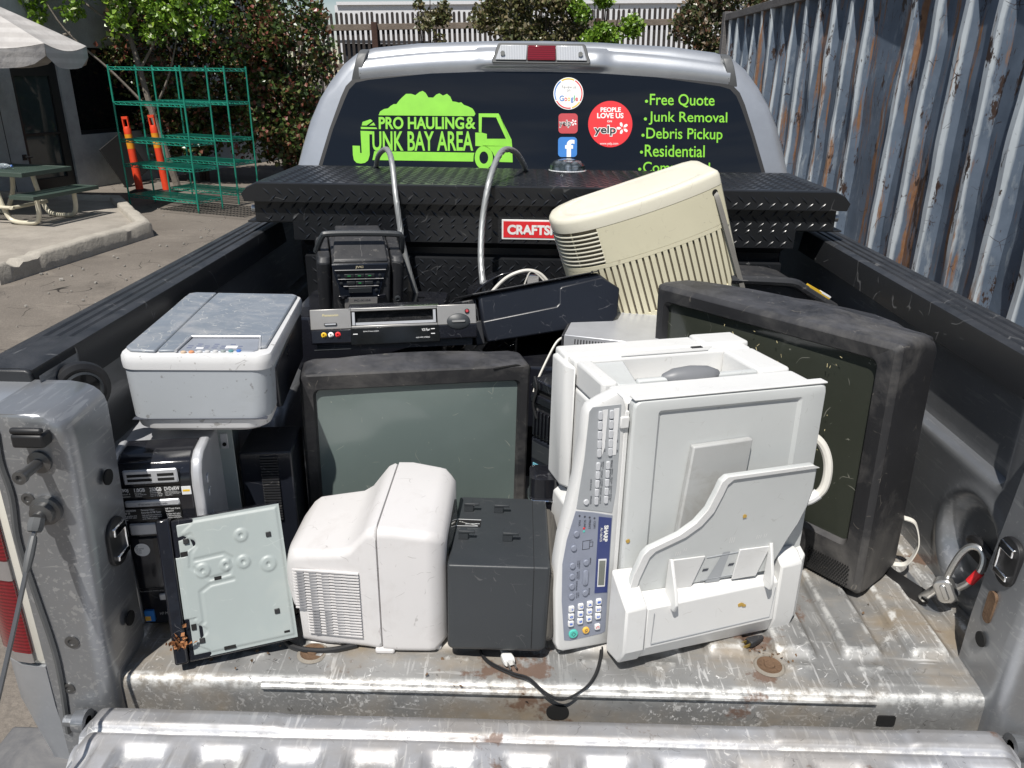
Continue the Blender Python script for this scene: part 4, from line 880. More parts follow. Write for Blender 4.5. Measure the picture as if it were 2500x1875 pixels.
# ------------------------------------------------------------------ all-in-one printer (left)
T = thing('printer', 'white and silver all-in-one printer perched on the black computer tower', 'printer', (-.676, .445, .362), (8.4, -2.1, 2.2))
m = MB(); zloft(m, [(0, .205, .41, .04, 0, 0), (.002, .222, .432, .045, 0, 0), (.010, .236, .452, .04, 0, 0), (.030, .245, .460, .034, 0, 0)]); m.build('base', MAT['pwhite'], T)
m = MB(); zloft(m, [(.0305, .246, .461, .034, 0, 0), (.080, .252, .466, .032, 0, 0), (.126, .257, .469, .030, 0, 0)]); m.build('body', MAT['pgrey'], T)
m = MB(); zloft(m, [(.1265, .262, .474, .030, 0, 0), (.138, .2635, .4755, .028, 0, 0), (.148, .262, .474, .026, 0, 0), (.1535, .256, .468, .022, 0, 0), (.1545, .248, .460, .02, 0, 0)]); m.build('rim', MAT['pwhite'], T)
m = MB(); m.prism([(-.112, -.222), (-.068, -.228), (-.066, -.19), (-.0655, -.1), (-.064, .1), (-.062, .228), (-.108, .228), (-.121, .215), (-.124, -.205)], 'z', .154, .1605); lidp = m.build('scanner_lid', MAT['plid'], T, .003)
m = MB(); m.prism([(-.065, -.224), (-.036, -.222), (-.030, -.133), (.098, -.131), (.108, -.20), (.118, -.195), (.121, .215), (.110, .228), (-.0605, .228), (-.0630, .1), (-.0645, -.1)], 'z', .154, .1600); m.build('scanner_lid', MAT['plid'], T, .003)
m = MB(); m.prism([(-.033, -.222), (-.0275, -.135), (.096, -.133), (.105, -.205), (.098, -.215)], 'z', .153, .1565); cp = m.build('control_panel', plain('panel_silver', (.30, .32, .36), .4, .2), T, .0015)
m = MB(); m.tube([(-.034, -.225, .1585), (-.029, -.134, .159), (.097, -.132, .159), (.107, -.2, .159)], .0028, 8); m.build('trim', MAT['silverp'], cp)
for k, c in enumerate([(.55, .42, .30), (.62, .28, .14), (.5, .5, .5), (.5, .5, .5), (.5, .5, .5), (.25, .28, .28), (.10, .24, .26), (.06, .15, .42)]):
    m = MB(); m.lathe([(.0048, 0), (.0048, .0025), (.003, .0038), (0, .004)], (-.0215+.0134*k, -.2235+.0015*k, .1545)); m.build('button', plain('button_tint', c, .35), T)
m = MB()
for k in range(7):
    for j in range(2+(k % 2)): m.box(-.022+.0145*k, -.013+.0145*k, -.200+.012*j, -.198+.012*j, .1565, .1568)
m.build('lettering', MAT['lcdblue'], cp, smooth=False)
m = MB(); m.box(.045, .066, -.2, -.185, .1565, .1569); m.box(-.005, .008, -.205, -.196, .1565, .1569); m.build('sticker', MAT['label_w'], cp)
m = MB(); m.prism([(-.175, .112), (-.145, .020), (-.12, .012), (.2, .012), (.2, .118), (.10, .124), (-.01, .122), (-.10, .117)], 'x', .1205, .1305); sp = m.build('side_panel', MAT['navy'], T, .003)
m = MB(); m.lathe([(.012, .1302), (.012, .1318), (.0, .1318)], (0, -.03, .1), 'x', 20); m.build('side_button', MAT['blackgloss'], sp)
m = MB(); m.box(-.118, .118, -.2335, -.22, .0298, .0308); m.build('seam', MAT['ink'], T)

# ------------------------------------------------------------------ black computer tower
T = thing('computer_tower', 'black computer tower with silver card reader under the white printer', 'computer', (-.73, .341, 0.001), (8.7, 0, -.4))
m = MB(); m.box(-.0785, .0785, -.165, .21, .004, .350); m.build('case', MAT['silverp'], T, .003)
prof = [(-.209, .008), (-.211, .12), (-.210, .30), (-.205, .325), (-.193, .344), (-.172, .354), (-.12, .356), (-.12, .004), (-.19, .004)]
m = MB(); m.prism(prof, 'x', -.066, .060); fr = m.build('front_bezel', MAT['blackgloss'], T, .003)
ps = [(y-.004, z+.002) if y < -.15 else (y, z+.002) for y, z in prof]
m = MB(); m.prism(ps, 'x', -.0795, -.0665); m.build('side_trim', MAT['silverp'], T, .004)
m = MB(); m.prism(ps, 'x', .0605, .0795); m.build('side_trim', MAT['silverp'], T, .005)
F = XZ(-.2123)
def pl(name, x0, x1, z0, z1, mat, par=fr, y0=-.2145, y1=-.209, bev=.001): m = MB(); m.box(x0, x1, y0, y1, z0, z1); return m.build(name, MAT[mat], par, bev)
cr = pl('card_reader', -.052, .040, .312, .340, 'silverp', bev=.003)
for x0, x1 in ((-.045, -.004), (.006, .034)):
    for z in (.318, .327): pl('card_slot', x0, x1, z, z+.0055, 'void', cr, -.2149, -.214, .0)
pl('info_label', -.066, .040, .284, .305, 'blackv', fr, -.2116, -.2105, 0); pl('info_label', -.068, .036, .237, .262, 'blackv', fr, -.2120, -.2105, 0)
pl('yellow_sticker', .042, .058, .286, .302, 'label_w', fr, -.2117, -.2105, 0); pl('yellow_sticker_text', .044, .056, .292, .296, 'yelv', fr, -.2119, -.2117, 0)
pl('drive_bar', -.058, .036, .266, .279, 'silverp', bev=.003); pl('drive_bar', -.058, .034, .208, .232, 'silverp', bev=.003)
m = MB()
for t, b in (('530J', (-.064, .296, -.048, .3035)), ('1.0GB', (-.038, .296, -.020, .3035)), ('250GB', (-.012, .296, .008, .3035)), ('DVD±RW', (.013, .296, .039, .3035))): letter(m, t, b, XZ(-.2118), .02)
for k, (x0, t) in enumerate(((-.064, 'Pentium 4\nprocessor'), (-.038, 'PC3200\nDDR SDRAM\nmemory'), (-.012, '7200RPM\nSerial ATA\nhard drive'), (.013, 'LightScribe Double\nLayer 16x DVD±R/RW\ndrive with CD writer\ncapabilities'))): letter(m, t, (x0, .2855, x0+(.018, .019, .021, .027)[k], .2945), XZ(-.2118))
for t, b in (('ATI RADEON\nX300 SE', (-.067, .252, -.042, .261)), ('Personal Video\nRecorder & FM Tuner', (-.033, .252, .001, .261)), ('HP Total Care\nSupport', (.009, .252, .034, .261)), ('PCI-E graphics card\n128MB DDR video\nTV out', (-.067, .239, -.042, .250)), ('High performance hardware\nrecorder with instant replay\nup to 178hrs of video', (-.033, .239, .001, .250)), ('Available 24x7 online\nor toll free by phone\nwww.hp.com/support', (.009, .239, .034, .250))): letter(m, t, b, XZ(-.2122), .01)
m.build('lettering', MAT['label_w'], fr, smooth=False, fix=False)
m = MB(); letter(m, 'HP dvd writer / cd-writer combo', (-.035, .270, .015, .2745), XZ(-.2149)); letter(m, 'cd-rom', (-.012, .218, .006, .2225), XZ(-.2149)); m.build('lettering', MAT['ink'], fr, smooth=False, fix=False)
db = pl('drive_bay_door', -.064, .042, .092, .203, 'blackgloss', bev=.005)
m = MB(); flat(m, ring_pts(-.043, .178, .0135, .0135, 26), XZ(-.2151)); m.build('round_sticker', MAT['label_w'], db, smooth=False)
m = MB(); letter(m, 'HP\nPersonal\nMedia\nDrive', (-.054, .171, -.040, .187), XZ(-.2155)); m.build('lettering', MAT['ink'], db, smooth=False, fix=False)
pl('power_button', -.030, -.014, .064, .078, 'silverp', bev=.002)
pl('corner_sticker', -.062, -.045, .018, .042, 'bluev', bev=0); pl('corner_sticker_sun', -.062, -.052, .020, .030, 'amber', fr, -.2149, -.2144, 0)
m = MB(); letter(m, 'HP Media Center PC', (-.035, .030, .02, .036), XZ(-.2119)); letter(m, 'hp personal media drive bay', (-.062, .083, -.012, .087), XZ(-.2119)); m.build('lettering', MAT['greyv'], fr, smooth=False, fix=False)
for z in (.272, .222, .30):
    m = MB(); m.box(.079, .0825, -.185, -.172, z-.008, z+.008); m.build('latch', MAT['silverp'], T, .002)
# second computer, opened, behind
T = thing('computer_case', 'black computer case with bare metal flange and vent, right of the tower', 'computer', (-.594, .362, 0), (6, 0, 0))
m = MB(); m.box(-.03, .075, -.05, .075, 0, .285); m.build('case', MAT['navy'], T, .004)
m = MB(); m.box(-.062, -.031, -.068, -.064, 0, .347); m.box(-.062, -.058, -.064, .07, 0, .347); m.box(-.058, -.031, -.0685, .07, .3472, .350); fl = m.build('flange', MAT['galv'], T, .001)
m = MB(); m.box(-.054, -.040, -.0700, -.068, .305, .338); m.build('bracket', MAT['silverp'], fl, .001)
m = MB(); m.lathe([(.004, -.072), (.004, -.070), (0, -.0722)], (-.047, 0, .315), 'y', 10); m.build('screw', MAT['void'], fl)
m = MB()
for k in range(24): m.box(.012, .046, -.0545, -.0495, .13+.0062*k, .1335+.0062*k)
m.build('vent', MAT['blackmatte'], T, smooth=False)

# ------------------------------------------------------------------ DVD player on its side
T = thing('dvd_player', 'slim DVD player stood on edge, its pale metal underside facing out', 'dvd player', (-.564, .073, .007), (16.8, -25.4, -3.1))
m = MB(); m.box(-.082, .103, -.042, .003, .0, .252); m.build('casing', MAT['blackgloss'], T, .003)
m = MB(); m.box(-.106, -.0825, -.0475, .006, 0, .257); bz = m.build('front_bezel', MAT['blackgloss'], T, .004)
bos = [(.033, .205, .012), (.073, .145, .014), (.031, .157, .012), (.001, .157, .011), (-.039, .155, .013)]
path = [(-.07, .218), (-.052, .222), (-.046, .20), (-.055, .19), (-.058, .165), (-.03, .138), (.005, .142), (.012, .168), (.0, .178), (-.05, .176)]
def seg_d(p, a, b):
    p, a, b = Vector(p), Vector(a), Vector(b); t = max(0, min(1, (p-a).dot(b-a)/(b-a).length_squared)); return (p-a-(b-a)*t).length
def platez(u, v):
    x = -.081+.186*u; z = .004+.246*v; h = 0
    e = min(x+.074, .100-x, z-.010, .244-z); h += .0022*sst(e, -.002, .003)
    if x < -.045 and (z < .075 or z > .185): h -= .0020*sst(-x-.052+.010*math.sin(z*160), 0, .004)
    for cx, cz, r in bos:
        d = math.hypot(x-cx, z-cz); h += .0022*sst(r-d, -.002, .003)-.0026*sst(.0035-d, -.001, .001)
    d = min(seg_d((x, z), path[i], path[i+1]) for i in range(len(path)-1)); h -= .0014*sst(.0032-d, -.002, .002)
    d = min(seg_d((x, z), *q) for q in [((-.056, .04), (-.056, .06)), ((-.056, .06), (-.048, .066)), ((-.048, .066), (-.048, .118)), ((-.048, .118), (-.03, .128)), ((-.03, .128), (.01, .130))]); h -= .0014*sst(.003-d, -.002, .002)
    return (x, -.0425-h, z)
m = MB(); m.grid(120, 150, platez); pm = m.build('underside_plate', MAT['galv'], T, fix=False, angle=60)
for x, z in ((-.060, .212), (.080, .198), (.076, .058), (-.056, .034)):
    m = MB(); m.box(x-.0045, x+.0045, -.0475, -.0425, z-.0045, z+.0045); m.build('rubber_foot', MAT['black'], pm, .001)
for x, z, w, h in ((-.016, .137, .006, .003), (-.066, .19, .006, .004), (-.012, .012, .010, .003), (.088, .018, .005, .002), (-.067, .06, .004, .005)):
    m = MB(); m.box(x-w, x+w, -.0452, -.042, z-h, z+h); m.build('slot', MAT['void'], pm)
m = MB(); rnd = random.Random(9)
for k in range(46): leaf(m, Vector((-.094+rnd.gauss(0, .009), -.049-rnd.random()*.004, .030+abs(rnd.gauss(0, .016)))), rnd.uniform(.006, .012), rnd)
o = m.build('dry_leaves', plain('rust_brown_leaf_bits', (.28, .12, .045), .8), None, smooth=False, fix=False); o.matrix_world = T.matrix_world
tag(o, 'clump of brown leaf bits caught on the DVD player corner', 'leaves', kind='stuff')

# ------------------------------------------------------------------ CRT television, centre
T = thing('television', 'black tube television with pale grey-green screen in the middle of the load', 'television', (-.29, .503, .004), (13.2, -.1, .9))
def arch(x): return .010*(1-(x/.243)**2)
m = MB(); sec = [(.056, 0, .205, .474, .400, .022), (.02, 0, .2075, .484, .415, .018), (-.046, 0, .2075, .486, .415, .014), (-.055, 0, .2075, .482, .411, .013), (-.0575, 0, .2075, .474, .403, .012), (-.0555, .002, .213, .440, .332, .014), (-.050, .002, .213, .432, .325, .012), (-.044, .002, .213, .428, .321, .012)]
ringsL = []
for y, cx, cz, w, h, r in sec: ringsL.append([(x, y, z+(arch(x)*(sst(y, -.06, .03)) if z > .35 else 0)) for x, z in rr(w, h, r, 8, cx, cz)])
# extra vertices along the top for the arch
m.loft(ringsL, caps=False); bz = m.build('front_bezel', MAT['tvblack'], T, angle=30)
m = MB(); m.prism([(x, .400+arch(x)*1.5) for x in [-.236+.472*k/20 for k in range(21)]]+[(.236, .38), (-.236, .38)], 'y', -.02, .0575); m.build('top_cover', MAT['tvblack'], bz, .004)
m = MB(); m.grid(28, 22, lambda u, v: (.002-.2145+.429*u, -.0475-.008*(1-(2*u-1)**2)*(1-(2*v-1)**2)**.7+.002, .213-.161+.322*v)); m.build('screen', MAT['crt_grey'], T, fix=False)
m = MB(); frame_solid(m, [(.0565, 0, .20, .466, .392, .03), (.10, 0, .20, .44, .37, .04), (.20, 0, .20, .36, .29, .05), (.33, 0, .18, .24, .20, .05)]); m.build('casing', MAT['tvblack'], T)
m = MB(); m.tube([(.160, -.0578, .408), (.21, -.056, .4135), (.2425, -.05, .405), (.2435, -.04, .38)], .0022, 5); m.build('cracked_edge', MAT['void'], bz)

# ------------------------------------------------------------------ little white television, its back to the left
T = thing('television', 'small white television seen from its side with louvred vents, on the bed floor', 'television', (-.33, .2, 0))
ox, oy = .33, -.2
def wsec(x, y0, y1, z0, z1, r, tilt=0):
    return [(x+ox-tilt*(z-z0), y+oy, z) for y, z in rr(y1-y0, z1-z0, r, 7, (y0+y1)/2, (z0+z1)/2)]
m = MB()
m.loft([wsec(-.479, .13, .26, .105, .165, .03), wsec(-.474, .108, .28, .085, .185, .04), wsec(-.462, .092, .295, .076, .197, .022), wsec(-.452, .088, .30, .074, .202, .018), wsec(-.449, .087, .30, .006, .203, .018), wsec(-.41, .082, .305, .004, .207, .016), wsec(-.366, .079, .31, .004, .212, .016), wsec(-.348, .077, .315, .004, .222, .017), wsec(-.328, .0745, .322, .004, .247, .017), wsec(-.317, .0725, .33, .004, .259, .017), wsec(-.306, .070, .335, .004, .263, .017), wsec(-.301, .0695, .335, .004, .264, .026), wsec(-.2995, .073, .332, .006, .260, .026)])
m.build('back_shell', MAT['wtv'], T, angle=50)
m = MB(); m.loft([wsec(-.2988, .073, .332, .006, .260, .026), wsec(-.2975, .0685, .336, .003, .265, .017), wsec(-.27, .068, .336, .002, .265, .016), wsec(-.215, .069, .33, .002, .258, .016), wsec(-.203, .070, .328, .003, .256, .016), wsec(-.190, .082, .318, .012, .246, .016), wsec(-.182, .090, .31, .02, .238, .014)])
m.build('front_shell', MAT['wtv'], T, angle=50)
m = MB(); frame_solid(m, [(0, 0, 0, .01, .01, .003)]) if False else None
m.loft([[( .151+dx, y+oy, z) for y, z in rr(.18-k, .17-k, .03, 6, .2, .13)] for dx, k in ((-.01, 0), (.0, .0), (.006, .06))]); m.build('screen', MAT['crt_dark'], T)
m = MB(); c0 = -.447
for c in range(5):
    x0 = c0+.0225*c
    for k in range(22):
        z = .037+.0062*k
        if c == 0 and z < .088: continue
        m.box(x0+ox, x0+.0125+ox, .0785+oy-.0012*c-.0005, .084+oy, z, z+.0028)
vt = m.build('vent', plain('vent_shadow_grey', (.24, .24, .25), .8), T, smooth=False)
m = MB()
for k in range(23):
    z = .0345+.0062*k; xa = c0 if z > .088 else c0+.02
    m.prism([(xa+ox-.008, .0805+oy), (xa+ox-.008, .0835+oy), (c0+.112+ox, .079+oy), (c0+.112+ox, .0705+oy)], 'z', z, z+.0026)
m.build('louvre', MAT['wtv'], T)
for x, y in ((-.295, .076), (-.21, .09), (-.44, .11), (-.25, .3)):
    m = MB(); m.box(x-.018+ox, x+.018+ox, y-.008+oy, y+.02+oy, 0, .012); m.build('foot', MAT['wtv'], T, .004)
m = MB(); m.tube(smooth_path([(-.44+ox, .12+oy, .06), (-.475+ox, .105+oy, .04), (-.482+ox, .085+oy, .012), (-.45+ox, .070+oy, .006), (-.40+ox, .068+oy, .006), (-.35+ox, .085+oy, .006)], 6), .0055, 8); m.build('power_cord', MAT['cordblack'], T)

# ------------------------------------------------------------------ black speaker box with hooks
T = thing('speaker', 'dark grey box speaker with four small hooks on top and a mesh side', 'speaker', (-.089, .192, .0145), (.3, -5.8, .6))
m = MB(); zloft(m, [(0, .170, .278, .014, -.004, 0), (.006, .178, .286, .014, -.001, 0), (.16, .180, .288, .006, 0, 0), (.172, .180, .288, .005, 0, 0)]); bd = m.build('cabinet', MAT['graphite'], T, .004, 3)
m = MB(); m.box(.0610, .0618, -.1446, .144, .01, .1724); m.build('seam', MAT['void'], bd)
for x, y in ((-.064, .075), (-.004, .072), (-.066, -.045), (.016, -.048)):
    m = MB(); m.box(x-.012, x+.006, y-.003, y+.003, .172, .189); m.box(x-.012, x+.018, y-.004, y+.004, .185, .190); m.box(x-.009, x+.003, y-.001, y+.014, .1855, .1895); m.build('hook', MAT['graphite'], T, .0008)
m = MB(); m.box(-.0895, -.040, .004, .034, .1722, .1732); lb = m.build('slot', MAT['void'], T)
m = MB()
for a, b in (((-.089, .034), (-.04, .033)), ((-.089, .005), (-.045, .006)), ((-.082, .024), (-.045, .007)), ((-.07, .014), (-.042, .016)), ((-.086, .008), (-.086, .032))): m.tube([(a[0], a[1], .1735), (b[0], b[1], .1735)], .0009, 5)
m.build('slot_highlight', MAT['steel'], lb)  # thin bright lines drawn in as the highlights of the slot recess
s = NT('speaker_mesh'); s.p(col=s.mix(s.step(s.voro(420, None, 'F1', 0), .25, .5), (.012, .012, .012), (.10, .092, .08)), rough=.7); MAT['mesh'] = s.m
m = MB(); m.loft([[(x, y, z) for y, z in rr(.265*k, .155*k, .02, 5, 0, .086)] for x, k in ((.088, 1), (.097, .985), (.106, .9), (.110, .75))]); m.build('grille', MAT['mesh'], T)
m = MB(); m.tube(smooth_path([(.103, -.04, .118), (.118, -.05, .128), (.114, -.062, .118), (.106, -.055, .108), (.118, -.045, .112), (.112, -.06, .104)], 6), .002, 6); m.build('tied_wire', MAT['cordblack'], T)
# ------------------------------------------------------------------ office copier lying on its side
T = thing('copier', 'big white office copier lying on its side, control panel running down its left edge', 'copier', (.259, .297, .007), (17.7, -1.6, .9))
m = MB(); m.prism([(-.200, .0), (.185, .0), (.185, .43), (-.200, .43)], 'y', -.055, .161); m.box(-.200, .1845, .075, .161, .4301, .4835); m.box(.116, .185, -.055, .0749, .4301, .4835); m.box(-.1995, -.168, -.055, .0749, .4301, .4835)
body = m.build('body', MAT['cop'], T, .007, 3)
m = MB(); m.prism([(-.168, .0745), (-.168, -.054), (-.130, -.054), (-.10, .0745)], 'z', .4301, .476); m.box(-.13, .1155, -.054, -.040, .4301, .482); m.build('exit_tray', MAT['cop2'], body, .004)
m = MB(); m.box(-.21, .09, .105, .166, .20, .4865); m.prism([(-.203, .06), (-.2195, .085), (-.2195, .155), (-.203, .161)], 'z', .215, .475); m.build('rear_cover', MAT['cop'], T, .006)
m = MB(); m.prism([(-.2005, .205), (-.2195, .19), (-.224, .0), (-.2005, .0)], 'y', .02, .155); m.build('lower_cover', MAT['cop'], T, .004)
m = MB(); m.box(.091, .193, .10, .172, .36, .4895); m.build('rear_cover', MAT['cop'], T, .006)
m = MB()
for k in range(6): m.box(-.105+.004*k, .085+.005*k, .080+.0045*k-.02, .0822+.0045*k-.02, .4302, .4868-.0004*k) if k > 4 else m.box(-.105+.004*k, .085+.005*k, .0765+.0045*k, .0785+.0045*k, .483, .4858)
m.build('rib', MAT['cop'], body, .0006)
m = MB(); m.box(.055, .080, .088, .098, .4832, .4875); m.build('power_switch', MAT['black'], body, .002)
m = MB(); m.lathe([(0, -.062), (.009, -.055), (.017, -.035), (.020, 0), (.017, .035), (.009, .055), (0, .062)], (0, 0, 0), 'x', 20)
hd = m.build('handle', plain('handle_grey', (.17, .175, .185), .45), T); hd.location = (-.02, -.044, .478)
m = MB(); m.box(-.19, .187, -.136, -.0555, .003, .479); m.build('scanner_body', MAT['cop'], T, .008, 3)
m = MB(); m.box(-.187, .184, -.1385, -.1362, .006, .474); m.build('lid_gap', MAT['ink'], T)
m = MB(); frame_solid(m, [(-.139, .0, .244, .372, .484, .012), (-.156, .0, .244, .374, .486, .012), (-.1605, .0, .244, .368, .480, .012), (-.1612, .0, .244, .364, .476, .012), (-.1612, -.002, .262, .280, .410, .006), (-.1560, -.002, .262, .268, .398, .005)]); lid = m.build('scanner_lid', MAT['cop2'], T, angle=28)
m = MB(); m.box(-.1865, .1865, -.1606, -.1395, .487, .4912); m.build('lid_edge', MAT['cop'], lid, .002)
m = MB(); m.prism([(-.074, .397), (.042, .400), (.036, .30), (.02, .17), (-.098, .17), (-.089, .219)], 'y', -.170, -.1562); m.build('exit_flap', plastic('scuffed_tray_grey', (.38, .385, .38), .5, .08, dirt=(.22, .20, .17), dirt_amt=.5, dirt_scale=14, thr=.5), T, .003)
# document feeder, shallower towards the right
def tap(m):
    for i, (x, y, z) in enumerate(m.v):
        t = max(0, min(1, (x+.2)/.36)); m.v[i] = (x, -.1613+(y+.1613)*(1-.5*t) if y < -.1613 else y, max(-.003, z-.014*t))
pf = [(-.1613, .0), (-.212, .012), (-.231, .045), (-.2295, .126), (-.1613, .148)]
m = MB(); m.prism(pf, 'x', -.164, .118); tap(m); fd = m.build('feeder', MAT['cop'], T, .0025, angle=20)
m = MB(); m.prism([(-.1613, -.002), (-.214, .010), (-.2335, .045), (-.2325, .132), (-.1613, .172)], 'x', -.207, -.1645); tap(m); m.build('feeder_end', MAT['cop'], fd, .004, 2, angle=20)
m = MB(); m.prism([(-.1613, -.002), (-.214, .010), (-.2335, .045), (-.2325, .160), (-.19, .178), (-.1613, .178)], 'x', .1185, .168); tap(m); m.build('feeder_end', MAT['cop'], fd, .004, 2, angle=20)
m = MB(); m.loft([[(x, y, z) for y, z in pts] for x, pts in ((.1685, [(-.192, .02), (-.192, .15), (-.165, .16), (-.165, .02)]), (.184, [(-.18, .015), (-.18, .15), (-.162, .16), (-.162, .015)]), (.196, [(-.12, .02), (-.12, .15), (-.06, .15), (-.06, .02)]))]); m.build('side_cover', MAT['cop'], fd, .004)
m = MB()
for q in (((-.150, -.2318, .116), (-.152, -.2322, .052), (.108, -.2322, .052), (.112, -.2318, .116)),): m.tube(q, .0009, 5)
tap(m); m.build('seam', MAT['panelgrey'], fd)
wing = [(-.187, .135), (-.181, .175), (-.168, .218), (-.158, .229), (-.14, .236), (-.104, .250), (-.076, .270), (-.057, .295), (-.046, .327), (-.040, .348), (-.030, .357), (.140, .359), (.150, .353), (.154, .308), (.150, .27), (.140, .235), (.124, .2), (.105, .15), (.104, .135)]
m = MB(); n = len(wing)
def wq(x, z, k): return (x, -.178-.10*(z-.135)-k, z)
m.add([wq(x, z, 0) for x, z in wing]+[wq(x, z, .013) for x, z in wing], [(i, (i+1) % n, n+(i+1) % n, n+i) for i in range(n)]+[tuple(range(n)), tuple(range(2*n-1, n-1, -1))])
tw = m.build('document_tray', MAT['cop2'], T, .003)
m = MB(); m.add([wq(x, z, .0135) for x, z in wing[:12]]+[wq(x, z, .0165) for x, z in wing[:12]]+[wq(x+.012, z-.006, .0165) for x, z in wing[:12]]+[wq(x+.012, z-.006, .0135) for x, z in wing[:12]], [(j*12+i, j*12+i+1, ((j+1) % 4)*12+i+1, ((j+1) % 4)*12+i) for j in range(4) for i in range(11)]); m.build('tray_rim', MAT['cop'], tw)
for x0, x1, gx in ((-.112, -.045, -.114), (.020, .088, .088)):
    m = MB(); m.add([wq(x, z, k) for k in (.0132, .0165) for x, z in ((x0, .132), (x1-.018, .132), (x1, .196), (x0+.004, .198))], [(0, 1, 2, 3), (7, 6, 5, 4), (0, 4, 5, 1), (1, 5, 6, 2), (2, 6, 7, 3), (3, 7, 4, 0)])
    gd = m.build('paper_guide', MAT['cop'], tw, .001)
    q_ = 1 if gx < 0 else .62; m = MB(); m.prism([(-.196-(y_)*q_, z_) for y_, z_ in ((0, .132), (.002, .200), (.010, .204), (.036, .150), (.042, .130), (.036, .114), (0, .11))], 'x', gx-.003, gx+.003); m.build('guide_fin', MAT['cop'], gd, .0015)
m = MB(); m.add([wq(x, z, .0136) for x, z in ((-.035, .132), (-.005, .132), (.006, .196), (-.008, .196))], [(0, 1, 2, 3)]); m.tube([wq(-.045, .140, .0136), wq(.03, .142, .0136)], .0008, 4); m.tube([wq(-.04, .19, .0136), wq(.03, .192, .0136)], .0008, 4); m.build('guide_groove', MAT['panelgrey'], tw)
for x, z in ((-.040, .163), (.012, .166)):
    m = MB(); m.add([wq(x+a, z+b, .0138) for a, b in ((-.005, -.0025), (.006, -.0025), (.008, .0025), (-.003, .0025))], [(0, 1, 2, 3)]); m.build('guide_hole', MAT['ink'], tw)
m = MB()
for x, z, a, b in ((-.105, .205, 3, .004), (-.09, .212, 2, .003), (-.0, .215, 3, .006), (.055, .215, 3, .004), (.07, .216, 2, .004)):
    for k in range(a): m.add([wq(x+q+.004*k, z+w_, .0134) for q, w_ in ((0, 0), (.0012, 0), (.0022, b*2), (.001, b*2))], [(0, 1, 2, 3)])
m.build('size_mark', MAT['cop'], tw)
# control console
con = [(-.194, .470), (-.200, .488), (-.212, .499), (-.238, .489), (-.259, .478), (-.2655, .466), (-.269, .42), (-.277, .35), (-.288, .292), (-.299, .24), (-.305, .19), (-.307, .13), (-.302, .02), (-.297, .006), (-.286, .0), (-.194, .0)]
def grow(pts, k):
    c = (sum(p[0] for p in pts)/len(pts), sum(p[1] for p in pts)/len(pts)); out = []
    n = len(pts)
    for i in range(n):
        a, b, c_ = Vector(pts[i-1]), Vector(pts[i]), Vector(pts[(i+1) % n]); e1 = (b-a).normalized(); e2 = (c_-b).normalized()
        nn = Vector((e1.y+e2.y, -e1.x-e2.x)); nn = nn.normalized() if nn.length > 1e-6 else Vector((0, 0)); out.append((b.x+nn.x*k, b.y+nn.y*k))
    return out
sgn = 1 if (Vector(grow(con, .01)[8])-Vector(con[8])).x > 0 else -1
m = MB(); m.loft([[(x, y, z) for x, z in grow(con, sgn*k)] for y, k in ((-.116, .003), (-.122, .0), (-.142, 0), (-.147, .002), (-.1490, .006))]); cs = m.build('console', MAT['cop'], T, angle=40)
def ip(y, tab):
    for (a, p), (b, q) in zip(tab, tab[1:]):
        if y <= b: return p+(q-p)*(y-a)/(b-a)
    (a, p), (b, q) = tab[-2:]; return q+(q-p)*(y-b)/(b-a)
def cg(px, py): return (ip(py, [(405, -.246), (910, -.2335), (1330, -.2225)])+(px-325)*.000405, ip(py, [(405, .478), (910, .279), (1330, .099), (1470, .041)]))
CY = -.1494
def cpoly(name, pts, mat, par, y=CY, th=.0006):
    m = MB(); q = [cg(*p) for p in pts]; m.prism(q, 'y', y-th, y+.0004); return m.build(name, MAT[mat], par, smooth=False)
p1 = cpoly('upper_panel', [(300, 402), (425, 400), (418, 600), (405, 800), (388, 912), (330, 895), (225, 868), (242, 760), (262, 640), (280, 480), (286, 420)], 'panelgrey', cs)
p2 = cpoly('lower_panel', [(222, 880), (300, 898), (390, 925), (385, 1000), (372, 1250), (358, 1495), (340, 1503), (190, 1512), (160, 1505), (152, 1300), (158, 1120), (180, 1010)], 'panelblue', cs)
def cbox(name, px, py, w, h, mat, par, y=CY-.0005, th=.003, r=None):
    x, z = cg(px, py); m = MB(); frame_solid(m, [(y, x, z, w, h, r or min(w, h)*.3), (y-th*.8, x, z, w, h, r or min(w, h)*.3), (y-th, x, z, w*.9, h*.9, (r or min(w, h)*.3)*.9)], 4); return m.build(name, MAT[mat], par)
for py in (440, 485, 530, 572, 612):
    for px in (332, 381): cbox('one_touch_key', px-(py-440)*.03, py, .0068, .0150, 'keycap', p1)
for py in (675, 716, 758, 800, 840):
    for px in (322, 366): cbox('function_key', px-(py-675)*.05, py, .0066, .0145, 'keycap', p1)
cpoly('key_strip', [(342, 418), (366, 417), (352, 590), (338, 630)], 'label_w', p1, CY-.0007); cpoly('key_strip', [(392, 417), (416, 416), (402, 630), (382, 630)], 'label_w', p1, CY-.0007)
def ctext(t, px, py, w, h, mat='ink', par=None, bold=.01, off=.0010):
    x, z = cg(px, py); m = MB(); letter(m, t, (x-w/2, z-h/2, x+w/2, z+h/2), XZ(CY-off), bold, 90); return m.build('lettering', MAT[mat], par, smooth=False, fix=False)
for k, t in enumerate(('MEMORY', 'SPEED/\nSEARCH', 'BROAD-\nCAST', 'RECEPTION\nMODE', 'REDIAL/\nPAUSE')): ctext(t, 384-(k*1.6), 672+41*k, .0048 if '\n' in t else .0026, .0145, 'ink', p1)
for k, t in enumerate(('RESOLU-\nTION', 'CONTRAST', 'COVER\nSHEET', 'REPORT', '2-SIDED TX')): ctext(t, 342-(k*2.4), 674+41.5*k, .0048 if '\n' in t else .0026, .0145, 'ink', p1)
